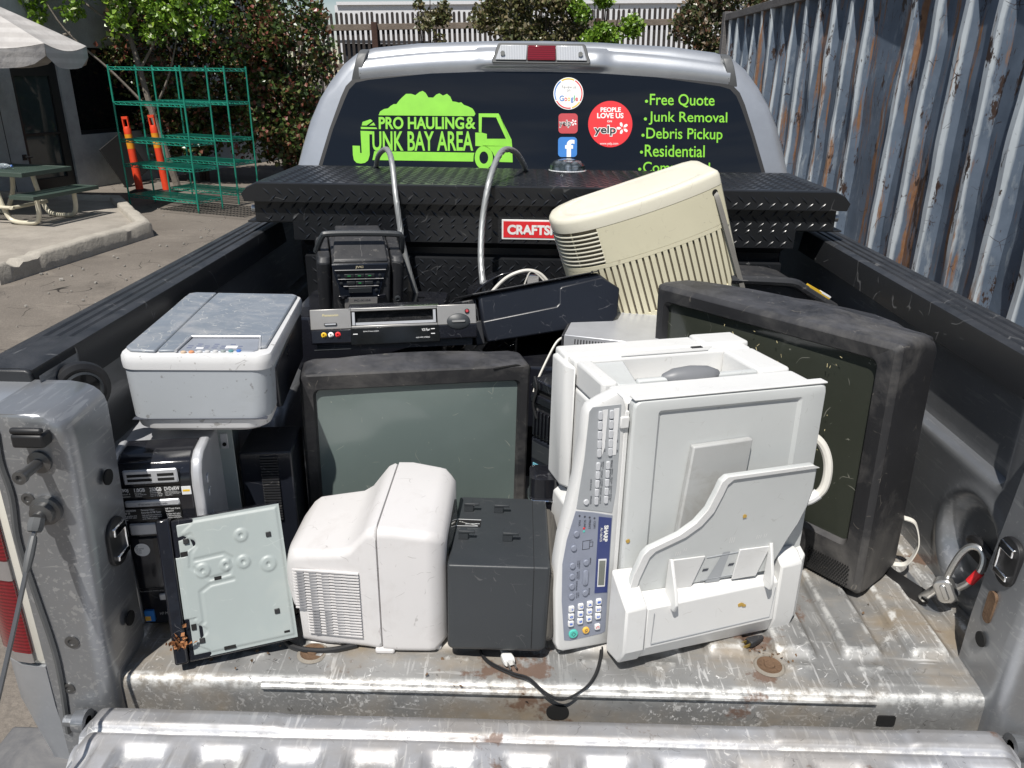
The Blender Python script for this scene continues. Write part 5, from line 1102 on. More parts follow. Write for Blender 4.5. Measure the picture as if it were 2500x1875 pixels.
ctext('SHIFT', 338, 612, .0026, .011, 'ink', p1); ctext('LINE STATUS', 290, 760, .0026, .021, 'ink', p1); ctext('SPEAKER', 290, 835, .0026, .016, 'ink', p1)
for k in range(5): ctext('%02d' % (k+1), 408, 426+47*k, .0026, .005, 'ink', p1); ctext('%02d' % (k+6), 360-k*2, 428+44*k, .0026, .005, 'ink', p1)
cbox('round_button', 268, 840, .0095, .0100, 'keycap', p1, r=.0047)
band = cpoly('display_band', [(326, 921), (385, 935), (366, 1290), (306, 1285)], 'lcdblue', p2, CY-.0007)
cpoly('display', [(324, 1120), (362, 1124), (354, 1258), (318, 1254)], 'label_w', band, CY-.0012); cpoly('lcd', [(328, 1128), (357, 1131), (350, 1250), (322, 1246)], 'lcd', band, CY-.0017)
ctext('SHARP', 358, 1003, .0082, .033, 'whitev', band, .05, .0018); ctext('AL-1661CS', 337, 1005, .0044, .028, 'whitev', band, .01, .0018)
for px, t in ((238, 'FAX'), (262, 'SCAN'), (284, 'PRINT'), (306, 'COPY')):
    cbox('indicator', px, 905+(px-238)*.3, .0034, .0036, 'ink', p2, th=.0008, r=.0016); ctext(t, px, 940+(px-238)*.25, .0038, .0045*len(t)*.85, 'ink', p2)
cbox('indicator', 258, 966, .0042, .0042, 'redv', p2, th=.0006, r=.002); cbox('indicator', 258, 980, .0042, .0042, 'teal', p2, th=.0006, r=.002)
for px, py in ((223, 985), (210, 1050), (203, 1133), (201, 1185), (199, 1233), (197, 1281), (266, 1127), (261, 1275)): cbox('round_button', px, py, .0100, .0110, 'panelblue', p2, r=.0049)
cbox('cursor_key', 263, 1200, .0095, .031, 'panelblue', p2, r=.0047)
for t, px, py, h in (('MENU', 287, 1125, .013), ('ENTER', 281, 1273, .015), ('2-SIDED\nCOPY', 232, 1133, .017), ('E-SORT/\nSP.FUN', 229, 1186, .017), ('EXPOSURE', 222, 1235, .020), ('COPY\nRATIO', 226, 1282, .012)): ctext(t, px, py, .0026 if '\n' not in t else .0056, h, 'ink', p2)
x, z = cg(275, 1045); m = MB()
for a, b, c_, d_ in ((-.010, .004, -.009, -.008), (-.010, -.009, -.009, .009), (-.010, .008, .008, .009), (.003, .004, -.009, .009), (.004, .010, .004, .005), (.009, .010, -.004, .005), (.003, .010, -.005, -.004)): m.box(x+a, x+b, CY-.0009, CY-.0006, z+c_, z+d_)
m.build('pictogram', MAT['ink'], p2)
for i, px in enumerate((325, 282, 239, 195)):
    for j, py in enumerate((1328, 1366, 1403)):
        ch = (('1', '2', '3'), ('4', '5', '6'), ('7', '8', '9'), ('*', '0', '#'))[i][j]
        kc = cbox('key', px-j*2, py+(3-i)*-0+i*5, .0102, .0118, 'label_w', p2, th=.004, r=.002)
        ctext(ch, px-j*2, py+i*5, .0062, .0046, 'inkblue', kc, .04, .0048)
g_ = cbox('start_button', 202, 1475, .0175, .0170, 'teal', p2, th=.0035, r=.0083); x, z = cg(202, 1475)
m = MB(); m.tube([(x, CY-.0043, z+.0045), (x+.004, CY-.0043, z), (x, CY-.0043, z-.0045), (x-.004, CY-.0043, z), (x, CY-.0043, z+.0045)], .0004, 4); m.build('start_mark', MAT['ink'], g_)
g_ = cbox('clear_button', 263, 1468, .0130, .0130, 'amber', p2, th=.0035, r=.0063); ctext('CA', 263, 1468, .0050, .0068, 'ink', g_, .02, .0044)
g_ = cbox('clear_button', 318, 1459, .0102, .0112, 'label_w', p2, th=.004, r=.002); ctext('C', 318, 1459, .0060, .0048, 'redv', g_, .03, .0049)
m = MB(); m.box(-.196, -.1885, -.1475, -.1405, .03, .465); m.build('hinge_strip', MAT['cop'], T, .001)
m = MB(); m.box(-.206, -.190, -.1535, -.148, .437, .458); m.build('latch', MAT['cop'], T, .002)
m = MB()
for x, z, r in ((.02, .27, .006), (.035, .085, .008), (.043, .082, .005), (-.179, .225, .0055)):
    y = {.27: -.2055, .225: -.1622}.get(z, -.2085); m.prism([(x+r*math.cos(a)*random.uniform(.5, 1.1), z+r*.8*math.sin(a)*random.uniform(.5, 1.1)) for a in [k*.7 for k in range(9)]], 'y', y-.0006, y+.0004)
m.build('stain', plain('yellow_stain', (.42, .27, .06), .5), T, smooth=False)
m = MB(); m.tube(smooth_path([(.175, -.13, .245), (.192, -.15, .25), (.215, -.16, .275), (.222, -.155, .32), (.213, -.14, .358), (.19, -.12, .375), (.16, -.1, .37)], 8), .0085, 10); cd = m.build('cable_loop', MAT['sand'], T)
m = MB(); m.tube(smooth_path([(.175, -.13, .245), (.192, -.15, .25), (.208, -.158, .265)], 6), .0105, 10); m.build('tape_wrap', MAT['label_w'], cd)
for x in (-.25, .15):
    m = MB(); m.box(x-.02, x+.02, -.12, -.09, -.006, .002); m.build('foot', MAT['black'], T)

# ------------------------------------------------------------------ big black television (right)
T = thing('television', 'largest black tube television, dusty and scuffed, turned towards the copier', 'television', (.504, .534, .006), (-52.9, .1, -1.5))
m = MB(); ringsL = []
for y, cx, cz, w, h, r in [(.082, 0, .264, .600, .524, .03), (.03, 0, .268, .610, .536, .02), (-.035, 0, .2695, .613, .539, .012), (-.052, 0, .2695, .609, .535, .010), (-.0615, 0, .2695, .592, .518, .010), (-.0625, 0, .2695, .588, .514, .010), (-.0585, -.008, .299, .543, .404, .016), (-.050, -.008, .299, .533, .395, .014), (-.043, -.008, .299, .529, .391, .014)]:
    ringsL.append([(x, y, z+(.012*(1-(x/.3)**2)*sst(y, -.06, .02) if z > .45 else 0)) for x, z in rr(w, h, r, 8, cx, cz)])
m.loft(ringsL, caps=False); bz = m.build('front_bezel', MAT['tvblack'], T, angle=30)
m = MB(); m.prism([(x, .526+.014*(1-(x/.3)**2)) for x in [-.292+.584*k/16 for k in range(17)]]+[(.292, .50), (-.292, .50)], 'y', -.02, .083); m.build('top_cover', MAT['tvblack'], bz, .006)
m = MB(); m.grid(26, 20, lambda u, v: (-.008-.2655+.531*u, -.0475-.010*(1-(2*u-1)**2)*(1-(2*v-1)**2)**.7+.003, .299-.1965+.393*v)); m.build('screen', MAT['crt_dark'], T, fix=False)
m = MB(); frame_solid(m, [(.0825, 0, .264, .592, .516, .04), (.13, 0, .29, .50, .44, .05), (.18, .03, .36, .36, .30, .06), (.25, .0, .385, .25, .22, .05)]); m.build('casing', MAT['tvblack'], T)
m = MB()
for i in range(17):
    for j in range(9):
        x = .186+.0056*i+(.0028 if j % 2 else 0); z = .012+.0058*j; m.lathe([(.0019, -.0631), (.0019, -.0622)], (x, 0, z), 'y', 6)
m.build('speaker_grille', MAT['void'], T, smooth=False)
m = MB(); rnd = random.Random(4)
for k in range(38):
    x = rnd.uniform(-.1, .2); z = rnd.uniform(.36, .49) if rnd.random() < .8 else rnd.uniform(.2, .36); a = rnd.uniform(0, 6.3); l = rnd.uniform(.002, .008)
    q = -.058 if z < .49 else -.064; m.tube([(x, q, z), (x+l*math.cos(a), q-.002, z+l*math.sin(a))], .0006, 4)
o = m.build('dry_grass', plain('dry_grass_bits', (.46, .40, .22), .8), None, smooth=False); o.matrix_world = T.matrix_world; tag(o, 'bits of dry grass stuck to the largest television screen', 'grass', kind='stuff')

# ------------------------------------------------------------------ video recorder
T = thing('video_recorder', 'grey video cassette recorder with open tape slot, on the middle television', 'video recorder', (-.367, .750, .377), (8.9, -19, -.8))
m = MB(); m.box(-.186, .186, -.108, .125, .006, .074); m.build('casing', MAT['blackmatte'], T, .003)
m = MB(); F = -.125
for a, b, c_, d_ in ((-.190, -.0985, .033, .079), (.0995, .190, .033, .079), (-.0984, .0994, .033, .0385), (-.0984, .0994, .0715, .079)): m.box(a, b, F, -.1085, c_, d_)
fr = m.build('front_panel', MAT['brushed'], T, .0012)
m = MB(); m.prism([(-.191, -.0), (-.191, .0328), (.191, .0328), (.191, 0)], 'y', F-.001, -.1085); lo = m.build('lower_panel', MAT['blackgloss'], T, .003)
m = MB(); m.box(-.098, .099, -.1080, -.1076, .039, .071); m.build('tape_slot', MAT['void'], T)
m = MB(); m.box(-.09, .09, -.118, -.108, .040, .046); m.box(-.096, -.090, -.123, -.1085, .04, .07); m.box(.090, .096, -.123, -.1085, .04, .07); m.build('slot_guide', MAT['silverp'], T)
m = MB(); m.prism([(-.120, .0792), (-.126, .076), (-.070, .0895), (-.068, .092)], 'x', -.104, .104); m.build('slot_door', MAT['blackgloss'], T, .001)
m = MB(); m.prism([(-.101, -.005), (.103, -.005), (.102, .0325), (-.100, .0325)], 'y', F-.004, F-.0012); ds = m.build('display_window', MAT['darkglass'], T, .001)
for k, mt in enumerate(('yelv', 'whitev', 'redv')):
    m = MB(); c = (-.161+.0158*k, 0, .0205); m.lathe([(.0062, F-.001), (.0062, F-.003), (.0038, F-.0035), (.0038, F-.008), (.0022, F-.008), (.0022, F-.002), (0, F-.002)], c, 'y', 18); m.build('jack', MAT[mt], lo)
m = MB(); frame_solid(m, [(F+.001, -.145, .0445, .030, .007, .003), (F-.003, -.145, .0445, .029, .006, .003)]); m.build('button', MAT['blackv'], fr); m = MB(); frame_solid(m, [(F-.002, -.145, .0445, .026, .004, .0019), (F-.0042, -.145, .0445, .025, .0034, .0016)]); m.build('button_face', MAT['silverp'], fr)
m = MB(); m.lathe([(.0295, 0), (.0295, -.003), (.025, -.0055), (0, -.0065)], (0, 0, 0), 'y', 32); kb = m.build('shuttle_ring', MAT['graphite'], fr); kb.location = (.148, F, .040); kb.scale = (.92, 1, .62)
m = MB(); frame_solid(m, [(-.006, 0, 0, .034, .0075, .003), (-.009, 0, 0, .033, .007, .003)]); m.build('shuttle_key', MAT['brushed'], kb)
m = MB(); m.lathe([(.0055, F), (.0055, F-.003), (.0035, F-.0045), (0, F-.0045)], (.169, 0, .063), 'y', 16); rb = m.build('record_button', MAT['blackv'], fr); m = MB(); m.lathe([(.0035, F-.0046), (0, F-.005)], (.169, 0, .063), 'y', 12); m.build('record_light', MAT['dullred'], rb)
m = MB(); letter(m, 'Panasonic', (-.162, .0625, -.126, .0680), XZ(F-.0006), .02); m.build('lettering', plain('gold_ink', (.6, .53, .30), .4), fr, smooth=False, fix=False)
m = MB(); letter(m, 'VCR Plus+', (.062, .0205, .081, .0265), XZ(F-.0045), .01); letter(m, 'HI-FI MTS STEREO', (.048, .0045, .080, .0075), XZ(F-.0045)); letter(m, 'SPATIALIZER', (-.072, .0235, -.036, .026), XZ(F-.0045)); m.box(-.095, -.085, F-.0048, F-.004, .0185, .0205); m.box(.083, .092, F-.0048, F-.004, .024, .0258); m.box(.083, .092, F-.0048, F-.004, .013, .0148); m.build('lettering', MAT['label_w'], ds, smooth=False, fix=False)
m = MB()
for k in range(4): m.box(-.186, -.103, -.112, -.1086, -.002-.004*k, -.0004-.004*k)
m.build('lower_vent', MAT['graphite'], T); m = MB()
for k in range(4): m.box(.104, .18, -.112, -.1086, .0-.003*k, .0014-.003*k)
m.build('lower_vent', MAT['graphite'], T)
m = MB(); m.box(-.18, .18, -.105, .12, -.016, .006); m.build('foot', MAT['blackmatte'], T)

# ------------------------------------------------------------------ boombox
T = thing('portable_stereo', 'black portable CD and cassette stereo with a carry handle, against the tool box', 'stereo', (-.528, 1.101, .396), (15.6, 10.7, 1.5))
m = MB(); m.prism([(-.092, .0), (-.094, .128), (-.088, .142), (-.03, .160), (.09, .160), (.095, .0)], 'x', -.078, .078); bd = m.build('body', MAT['blackmatte'], T, .006, 3)
m = MB(); m.add([(-.079, -.090, .1425), (.071, -.090, .1425), (.074, .02, .186), (-.062, .02, .186), (-.070, -.085, .150), (.064, -.085, .150)], [(0, 1, 5, 4)]); m = MB()
m.loft([[(-.076, -.09, .138), (.072, -.09, .138), (.072, -.088, .1475), (-.076, -.088, .1475)], [(-.070, -.03, .15), (.070, -.03, .15), (.070, -.03, .172), (-.070, -.03, .172)], [(-.062, .03, .15), (.066, .03, .15), (.066, .03, .186), (-.062, .03, .186)], [(-.060, .085, .15), (.064, .085, .15), (.064, .085, .180), (-.060, .085, .180)]]); m.build('cd_lid', MAT['blackmatte'], bd, .005)
for sg in (-1, 1):
    m = MB(); zloft(m, [(0, .034, .17, .014, sg*.098, .0), (.10, .036, .176, .014, sg*.099, 0), (.138, .036, .176, .014, sg*.099, 0), (.152, .030, .15, .012, sg*.097, 0)]); m.build('side_speaker', MAT['blackmatte'], T, .003)
m = MB(); m.tube(smooth_path([(-.116, -.02, .145), (-.108, -.03, .172), (-.098, -.035, .195), (-.085, -.036, .202), (0, -.036, .203), (.095, -.036, .200), (.112, -.035, .192), (.116, -.03, .165), (.116, -.02, .14)], 5), .0085, 8); m.build('handle', MAT['graphite'], T)
m = MB(); m.prism([(-.080, .139), (.071, .139), (.046, .043), (-.058, .043)], 'y', -.0975, -.0925); pn = m.build('control_panel', plastic('dark_blue_panel', (.012, .016, .026), .3, dust=.0), T, .002)
def bb(x0, x1, z0, z1, mat, nm='button'): m = MB(); m.box(x0, x1, -.1005, -.0972, z0, z1); return m.build(nm, MAT[mat], pn, .0008)
for z, x0, w in ((.1025, -.047, .0275), (.081, -.041, .0240), (.0555, -.036, .0205)):
    for k in range(3):
        if z < .06 and k: break
        b = bb(x0+k*w, x0+k*w+(w-.002 if z > .06 else .062), z, z+(.0085 if z > .06 else .015), 'graphite')
        if z > .06 and (k == 1 or z > .1): m = MB(); m.box(x0+k*w+w*.3, x0+k*w+w*.6, -.1009, -.1005, z+.003, z+.005); m.build('button_mark', MAT['grnv'], b)
for x, z in ((-.062, .106), (.048, .106), (-.056, .084), (.043, .084), (.038, .062)):
    m = MB(); m.lathe([(.0045, -.097), (.0045, -.0995), (0, -.1005)], (x, 0, z), 'y', 14); m.build('knob', MAT['graphite'], pn)
bb(-.072, .064, .1225, .1233, 'greyv', 'trim_line'); bb(-.064, .058, .0965, .0971, 'greyv', 'trim_line'); bb(-.05, .045, .0752, .0758, 'greyv', 'trim_line')
m = MB(); letter(m, 'JVC', (-.0175, .1265, .0045, .1345), XZ(-.0980), .05); m.build('lettering', plain('pale_gold_ink', (.62, .55, .38), .4), pn, smooth=False, fix=False)
m = MB(); m.box(-.048, .042, -.0965, -.0925, .002, .041); cd = m.build('cassette_door', plain('scuffed_silver_door', (.30, .29, .28), .45, .3), T, .002)
m = MB(); letter(m, 'PC-X104', (-.022, .028, .022, .034), XZ(-.0969), .01); m.box(-.03, .03, -.0969, -.0966, .005, .006); m.build('lettering', MAT['ink'], cd, smooth=False, fix=False)
m = MB(); m.box(-.032, .030, -.0972, -.0964, .004, .022); m.build('cassette_window', MAT['lcd'], cd, .0008)
for sg in (-1, 1):
    m = MB(); m.prism([(sg*.052-.012, .046), (sg*.052+.012, .048), (sg*.052+.010, .038), (sg*.052-.010, .036)], 'y', -.100, -.092); m.build('catch', MAT['blackgloss'], T, .001)
m = MB(); m.lathe([(.0085, -.088), (.0085, -.094), (.005, -.095), (.004, -.092), (0, -.092)], (.098, 0, .03), 'y', 16); m.build('foot', MAT['graphite'], T)
# ------------------------------------------------------------------ tilted black printer tray
T = thing('printer_cover', 'tilted black plastic printer cover lying in front of the air cleaner', 'printer cover', (-.023, .943, .346), (15.4, -17.3, -6.6))
ol = [(-.164, .123), (.156, .128), (.204, .081), (.187, .012), (.169, -.005), (-.161, .005), (-.168, .03)]
m = MB(); m.prism(ol, 'y', -.14, .14); bd = m.build('shell', MAT['navy'], T, .008, 3)
m = MB(); m.prism([(-.166, .058), (.030, .062), (.038, .068), (.044, .104), (.052, .109), (.164, .114), (.2065, .079), (.189, .010), (.170, -.0065), (-.162, .0035)], 'y', -.1435, -.10); m.build('lower_skin', MAT['navy'], T, .004)
m = MB(); m.prism([(-.18, .1245), (.150, .1295), (.158, .1325), (-.18, .1285)], 'y', -.150, .13); m.build('top_flange', MAT['blackmatte'], T, .001)
m = MB(); m.box(-.205, -.166, -.12, .12, .07, .115); m.box(-.19, -.166, -.135, .1, .0, .06); m.build('broken_bracket', MAT['blackmatte'], T, .003)
for k in range(6):
    m = MB(); m.box(-.203+.006*k, -.2005+.006*k, -.128, -.12, .06, .112); m.build('fin', MAT['blackmatte'], T)

# ------------------------------------------------------------------ air cleaner
T = thing('air_purifier', 'yellowed cream air purifier with louvres and vertical slots, leaning on the tool box', 'air purifier', (.334, 1.064, .380), (3.7, 2.9, -18.9))
front = [(-.222, .05), (-.226, .02), (-.219, -.03), (-.200, -.067), (-.168, -.094), (-.125, -.112), (-.07, -.122), (-.01, -.126), (.05, -.1245), (.11, -.117), (.165, -.104), (.205, -.088), (.217, -.080)]
out = smooth_path([(x, y, 0) for x, y in front], 4); out = [(p.x, p.y) for p in out]+[(.221, -.07), (.215, .09), (.205, .115), (.18, .126), (-.15, .126), (-.195, .105), (-.215, .08)]
def psec(z, k=1, dx=0): return [(x*k+dx, y*k, z) for x, y in out]
m = MB(); m.loft([psec(0, .93), psec(.006, .955), psec(.022, .96), psec(.05, .96), psec(.214, .96)]); lb = m.build('lower_body', MAT['creamdark'], T, angle=45)
m = MB(); m.loft([psec(-.002, .95), psec(.006, .985), psec(.022, 1.0), psec(.052, 1.0), psec(.0525, .98)]); m.build('base', MAT['cream'], T, angle=45)
m = MB(); m.loft([psec(.205, .98), psec(.2055, 1.0), psec(.2155, 1.0), psec(.216, .98)]); m.build('waist_band', MAT['cream'], T, angle=45)
m = MB(); m.loft([psec(.2165, .955), psec(.3125, .955)]); mb_ = m.build('louvre_backing', MAT['creamdark'], T, angle=45)
def along(sx):
    # point and normal on the front curve at fraction sx
    P = [Vector((p[0], p[1])) for p in out[:49]]; L_ = [0]
    for a, b in zip(P, P[1:]): L_.append(L_[-1]+(b-a).length)
    t = sx*L_[-1]; i = max(j for j in range(len(L_)-1) if L_[j] <= t+1e-9); q = (t-L_[i])/(L_[i+1]-L_[i]); p = P[i]+(P[i+1]-P[i])*q; d = (P[i+1]-P[i]).normalized()
    return p, d, Vector((d.y, -d.x))
def curved(m, s0, s1, z0, z1, o0, o1, n=12, zl=None):
    rings = []
    for k in range(n+1):
        p, d, nn = along(s0+(s1-s0)*k/n)
        rings.append([(p.x+nn.x*o, p.y+nn.y*o, z) for o, z in ((o0, z0), (o1, z0), (o1, z1), (o0, z1))])
    m.loft(rings)
m = MB(); curved(m, .385, 1.0, .2165, .3125, -.012, 0, 24); m.loft([[(x, y, z) for z in (.2165, .3125)][:2]+[(x*.96, y*.96, z) for z in (.3125, .2165)] for x, y in out[48:]+out[:1]]); m.build('upper_shell', MAT['cream'], mb_, angle=45)
for k in range(8):
    m = MB(); z = .222+.0112*k; curved(m, .03, .388, z, z+.0034, -.010, .001, 20); m.build('louvre', MAT['creamtop'], T, .0006)
m = MB(); curved(m, .25, .255, .217, .312, -.006, -.003, 2); m.build('louvre_post', MAT['cream'], T)
m = MB(); N = 23
for k in range(N):
    a = .285+.70*k/N; w = .0205; curved(m, a, a+w, .0525, .2048, -.006, 0, 2)
curved(m, .0, .285, .0525, .2048, -.006, .0, 12)
m.build('slotted_grille', MAT['cream'], T, angle=40)
m = MB(); m.loft([[(x, y, z) for z in (.0525, .2048)]+[(x*.97, y*.97, z) for z in (.2048, .0525)] for x, y in out[48:]]); m.build('back_panel', MAT['creamtop'], T)
m = MB(); m.loft([psec(.3135, .985), psec(.314, 1.0), psec(.338, 1.0), psec(.347, .985), psec(.351, .955), psec(.3515, .80), psec(.3500, .785), psec(.3505, .76), psec(.353, .55), psec(.354, .2)]); m.build('top_cap', MAT['creamtop'], T, angle=60)
m = MB(); p, d, nn = along(.955); hx, hy = p.x, p.y
m.lathe([(.009, 0), (.009, .002), (0, .002)], (0, 0, 0), 'y', 14); h_ = m.build('hole', MAT['void'], T); h_.location = (hx, hy-.0005, .300); h_.rotation_euler = (0, 0, math.atan2(nn.y, nn.x)+math.pi/2)
m = MB(); rings = []
for k, (x, y, z) in enumerate(smooth_path([(hx, hy+.004, .301), (hx+.002, hy-.006, .285), (hx+.006, hy-.009, .22), (hx+.012, hy-.009, .12), (hx+.018, hy-.008, .02), (hx+.02, hy-.004, -.04)], 5)):
    rings.append([(x-.006, y, z), (x+.006, y-.002, z), (x+.006, y, z), (x-.006, y+.002, z)])
m.loft(rings); m.build('strap', plain('grey_strap', (.22, .21, .19), .6), T)

# ------------------------------------------------------------------ boxes half hidden in the middle
T = thing('disc_drive_box', 'silver metal box with rows of vent slots, wedged behind the copier', 'electronics box', (.175, .847, .326), (-11.5, 0, 1.7))
m = MB(); m.box(-.105, .20, -.1385, .13, .018, .080); bd = m.build('shell', MAT['silverp'], T, .002)
m = MB(); m.box(-.104, .20, -.135, .13, 0, .0175); m.box(-.112, -.1055, -.136, .13, .0, .078); m.build('black_base', MAT['blackmatte'], T, .002)
m = MB()
for r in range(3):
    for k in range(13): m.box(-.079+.0072*k, -.0765+.0072*k, -.1392, -.138, .026+.0165*r, .0385+.0165*r)
m.build('vent_slot', MAT['void'], bd)
m = MB(); m.tube(smooth_path([(-.11, -.13, .07), (-.125, -.15, .055), (-.15, -.19, -.01), (-.16, -.21, -.05)], 5), .0028, 6); m.build('cord', MAT['sand'], T)
T = thing('printer', 'black inkjet printer with a blue sticker, squeezed between middle television and copier', 'printer', (.118, .559, 0), (-48, 0, 0))
m = MB(); m.box(-.055, .055, -.15, .15, 0, .245); lo = m.build('body', MAT['navy'], T, .004)
m = MB(); m.box(-.054, .055, -.148, .15, .2455, .33); up = m.build('paper_feed', MAT['blackmatte'], T, .004)
m = MB(); m.box(-.056, .056, -.156, .15, .3305, .352); m.box(-.055, .055, -.153, .15, .3625, .385); m.build('scanner', MAT['blackgloss'], T, .004)
m = MB(); m.box(-.052, .055, -.148, .15, .3525, .362); m.build('gap', MAT['void'], T)
for k in range(9):
    m = MB(); m.box(-.046+.011*k, -.040+.011*k, -.156, -.148, .255+.003*(k % 2), .315); m.build('feed_tooth', MAT['blackgloss'], up, .001)
m = MB(); m.box(.02, .034, -.160, -.1485, .30, .307); m.build('lever', MAT['keycap'], up, .001)
m = MB(); m.box(-.05, .05, -.1512, -.1502, .195, .235); m.build('cartridge_window', MAT['graphite'], lo)
m = MB(); m.box(-.046, -.018, -.1515, -.1502, .166, .184); m.build('blue_sticker', plain('sky_sticker', (.16, .42, .52), .4), lo)
sl_ = MB(); sl_.box(.028, .050, -.1515, -.1502, .10, .155); st = sl_.build('white_label', MAT['label_w'], lo)
m = MB(); letter(m, 'EPSON', (.030, .147, .044, .152), XZ(-.1518), .02); m.box(.032, .046, -.1518, -.1515, .104, .112)
for k in range(4): m.box(.030, .046-.003*(k % 2), -.1518, -.1515, .122+.005*k, .1235+.005*k)
m.build('lettering', MAT['ink'], st, smooth=False, fix=False)
m = MB(); m.tube(smooth_path([(-.04, -.158, .395), (-.03, -.16, .37), (-.04, -.16, .33), (-.03, -.158, .30)], 4), .003, 6); m.build('cord', MAT['cordblack'], T)
T = thing('black_bin', 'small glossy black bin with two shiny rims, beside the copier', 'bin', (.0, .378, 0))
m = MB(); zloft(m, [(0, .056, .056, .012, 0, 0), (.12, .062, .062, .014, 0, 0), (.121, .066, .066, .016, 0, 0), (.128, .066, .066, .016, 0, 0), (.129, .062, .062, .014, 0, 0), (.165, .064, .064, .014, 0, 0), (.166, .069, .069, .016, 0, 0), (.174, .069, .069, .016, 0, 0), (.175, .065, .065, .014, 0, 0), (.22, .067, .067, .016, 0, 0), (.222, .05, .05, .014, 0, 0)]); m.build('body', MAT['blackgloss'], T)
for z in (.125, .170):
    m = MB(); m.tube([(x, y, z) for x, y in rr(.068, .068, .016, 5)], .0022, 6, closed=True); m.build('rim', MAT['chrome'], T)
T = thing('printer', 'black printer with sloping rim and a yellow label, behind the largest television', 'printer', (.64, 1.09, 0))
m = MB(); m.prism([(-.14, .0), (-.14, .485), (.01, .478), (.05, .468), (.145, .415), (.145, 0)], 'y', -.10, .12); m.build('body', MAT['blackmatte'], T, .006)
m = MB(); m.tube(smooth_path([(-.14, -.112, .493), (-.02, -.112, .490), (.03, -.112, .486), (.06, -.112, .470), (.148, -.112, .420)], 4), .012, 8); m.build('rim', MAT['blackmatte'], T)
m = MB(); m.prism([(.070, .4745), (.128, .4435), (.132, .449), (.074, .480)], 'y', -.115, -.085); lb = m.build('yellow_label', plain('yellow_label', (.62, .40, .03), .45), T); m = MB(); m.prism([(.105, .4605), (.130, .447), (.1325, .4505), (.1075, .464)], 'y', -.1155, -.094); m.build('white_label', MAT['label_w'], lb)
for nm, lb, x, y, w, d, h in (('equipment_case', 'dark case just visible under the air purifier and silver box', .235, .995, .62, .50, .318), ('equipment_case', 'dark case just visible under the portable stereo', -.49, 1.10, .42, .30, .372)):
    T = thing(nm, lb, 'case', (x, y, 0))
    m = MB(); zloft(m, [(0, w-.01, d-.01, .02, 0, 0), (.01, w, d, .02, 0, 0), (h-.01, w, d, .02, 0, 0), (h, w-.012, d-.012, .02, 0, 0)], 4); m.build('body', MAT['blackgloss'], T)
    m = MB(); m.box(-.05, .05, -d/2-.012, -d/2-.0005, h*.6, h*.68); m.build('handle', MAT['black'], T, .003)
T = thing('plastic_cover', 'shiny curved black plastic cover with a white cord, before the tool box', 'plastic cover', (-.09, 1.12, .395), (8, 0, 0))
m = MB(); m.grid(24, 10, lambda u, v: (-.13+.26*u, -.05+.13*v, .085*math.sin(math.pi*min(1, u*1.02))**.8*(1-.3*v)+.0)); o = m.build('shell', MAT['blackgloss'], T, fix=False); q = o.modifiers.new('solid', 'SOLIDIFY'); q.thickness = .004
m = MB(); m.box(.035, .072, -.058, -.052, .045, .078); m.build('clear_window', MAT['chrome'], T, .003)
m = MB(); m.tube(smooth_path([(-.09, -.06, -.01), (-.06, -.062, .035), (-.02, -.064, .074), (.03, -.064, .092), (.07, -.062, .083), (.10, -.06, .05), (.115, -.06, .01)], 6), .0048, 8); m.tube(smooth_path([(.02, -.06, .02), (.035, -.064, .07), (.05, -.066, .09), (.085, -.064, .06), (.11, -.062, .02)], 6), .0022, 6); m.build('cord', MAT['sand'], T)

# ------------------------------------------------------------------ ropes, cords, hardware
def rope(name, pts, label, r=.0078):
    P = smooth_path(pts, 10); m = MB(); n = 7
    # seven-lobed section twisting along the path: a laid wire rope
    rings = []; prev = None; K = 28; tw = 0
    for i, p in enumerate(P):
        t = (P[min(i+1, len(P)-1)]-P[max(i-1, 0)]).normalized()
        a = t.orthogonal().normalized() if prev is None else (prev-t*prev.dot(t)).normalized(); prev = a; b = t.cross(a)
        if i: tw += (P[i]-P[i-1]).length/.0105*.33
        rings.append([p+(a*math.cos(q)+b*math.sin(q))*r*(1+.34*abs(math.sin((q-tw)*3.5))-.2) for q in [2*math.pi*k/K for k in range(K)]])
    m.loft(rings); o = m.build(name, MAT['wirerope'], None, angle=50); return tag(o, label, 'wire rope', 'steel wire ropes hanging over the tool box')
rope('wire_rope', [(-.596, 1.745, .64), (-.575, 1.70, .69), (-.548, 1.60, .735), (-.512, 1.50, .764), (-.483, 1.42, .771), (-.457, 1.33, .745), (-.437, 1.255, .655), (-.425, 1.235, .573), (-.419, 1.225, .529), (-.396, 1.22, .425), (-.374, 1.24, .33)], 'twisted steel wire rope looped over the tool box, left one, ending by the stereo')
rope('wire_rope', [(-.165, 1.09, .385), (-.17, 1.1, .421), (-.180, 1.15, .497), (-.179, 1.205, .594), (-.163, 1.245, .696), (-.143, 1.34, .757), (-.122, 1.42, .778), (-.092, 1.50, .765), (-.066, 1.60, .72), (-.05, 1.72, .665), (-.05, 1.745, .64)], 'twisted steel wire rope looped over the tool box, right one, nearest the red badge', .0085)
o = MB(); o.lathe([(.0, .0), (.05, .003), (.063, .018), (.060, .034), (.045, .048), (.02, .054), (0, .055)], (0, 0, 0), n=32)
s = NT('crumpled_clear_wrap'); s.p(col=s.mix(s.step(s.voro(38, s.warp(.05, 12)), .2, .6), (.28, .32, .36), (.06, .075, .08)), rough=.12, metal=.55, coat=.6, normal=s.bump(s.voro(45, s.warp(.04, 10)), .8, .01)); MAT['wrap'] = s.m
T = thing('wrapped_bottle', 'shiny domed clear plastic bottle end peeking over the tool box lid', 'bottle', (.086, 1.69, .6735)); o.build('dome', MAT['wrap'], T)
m = MB(); m.lathe([(.0635, .015), (.066, .017), (.0635, .020)], n=32); m.build('rim', MAT['clearlens'], T)
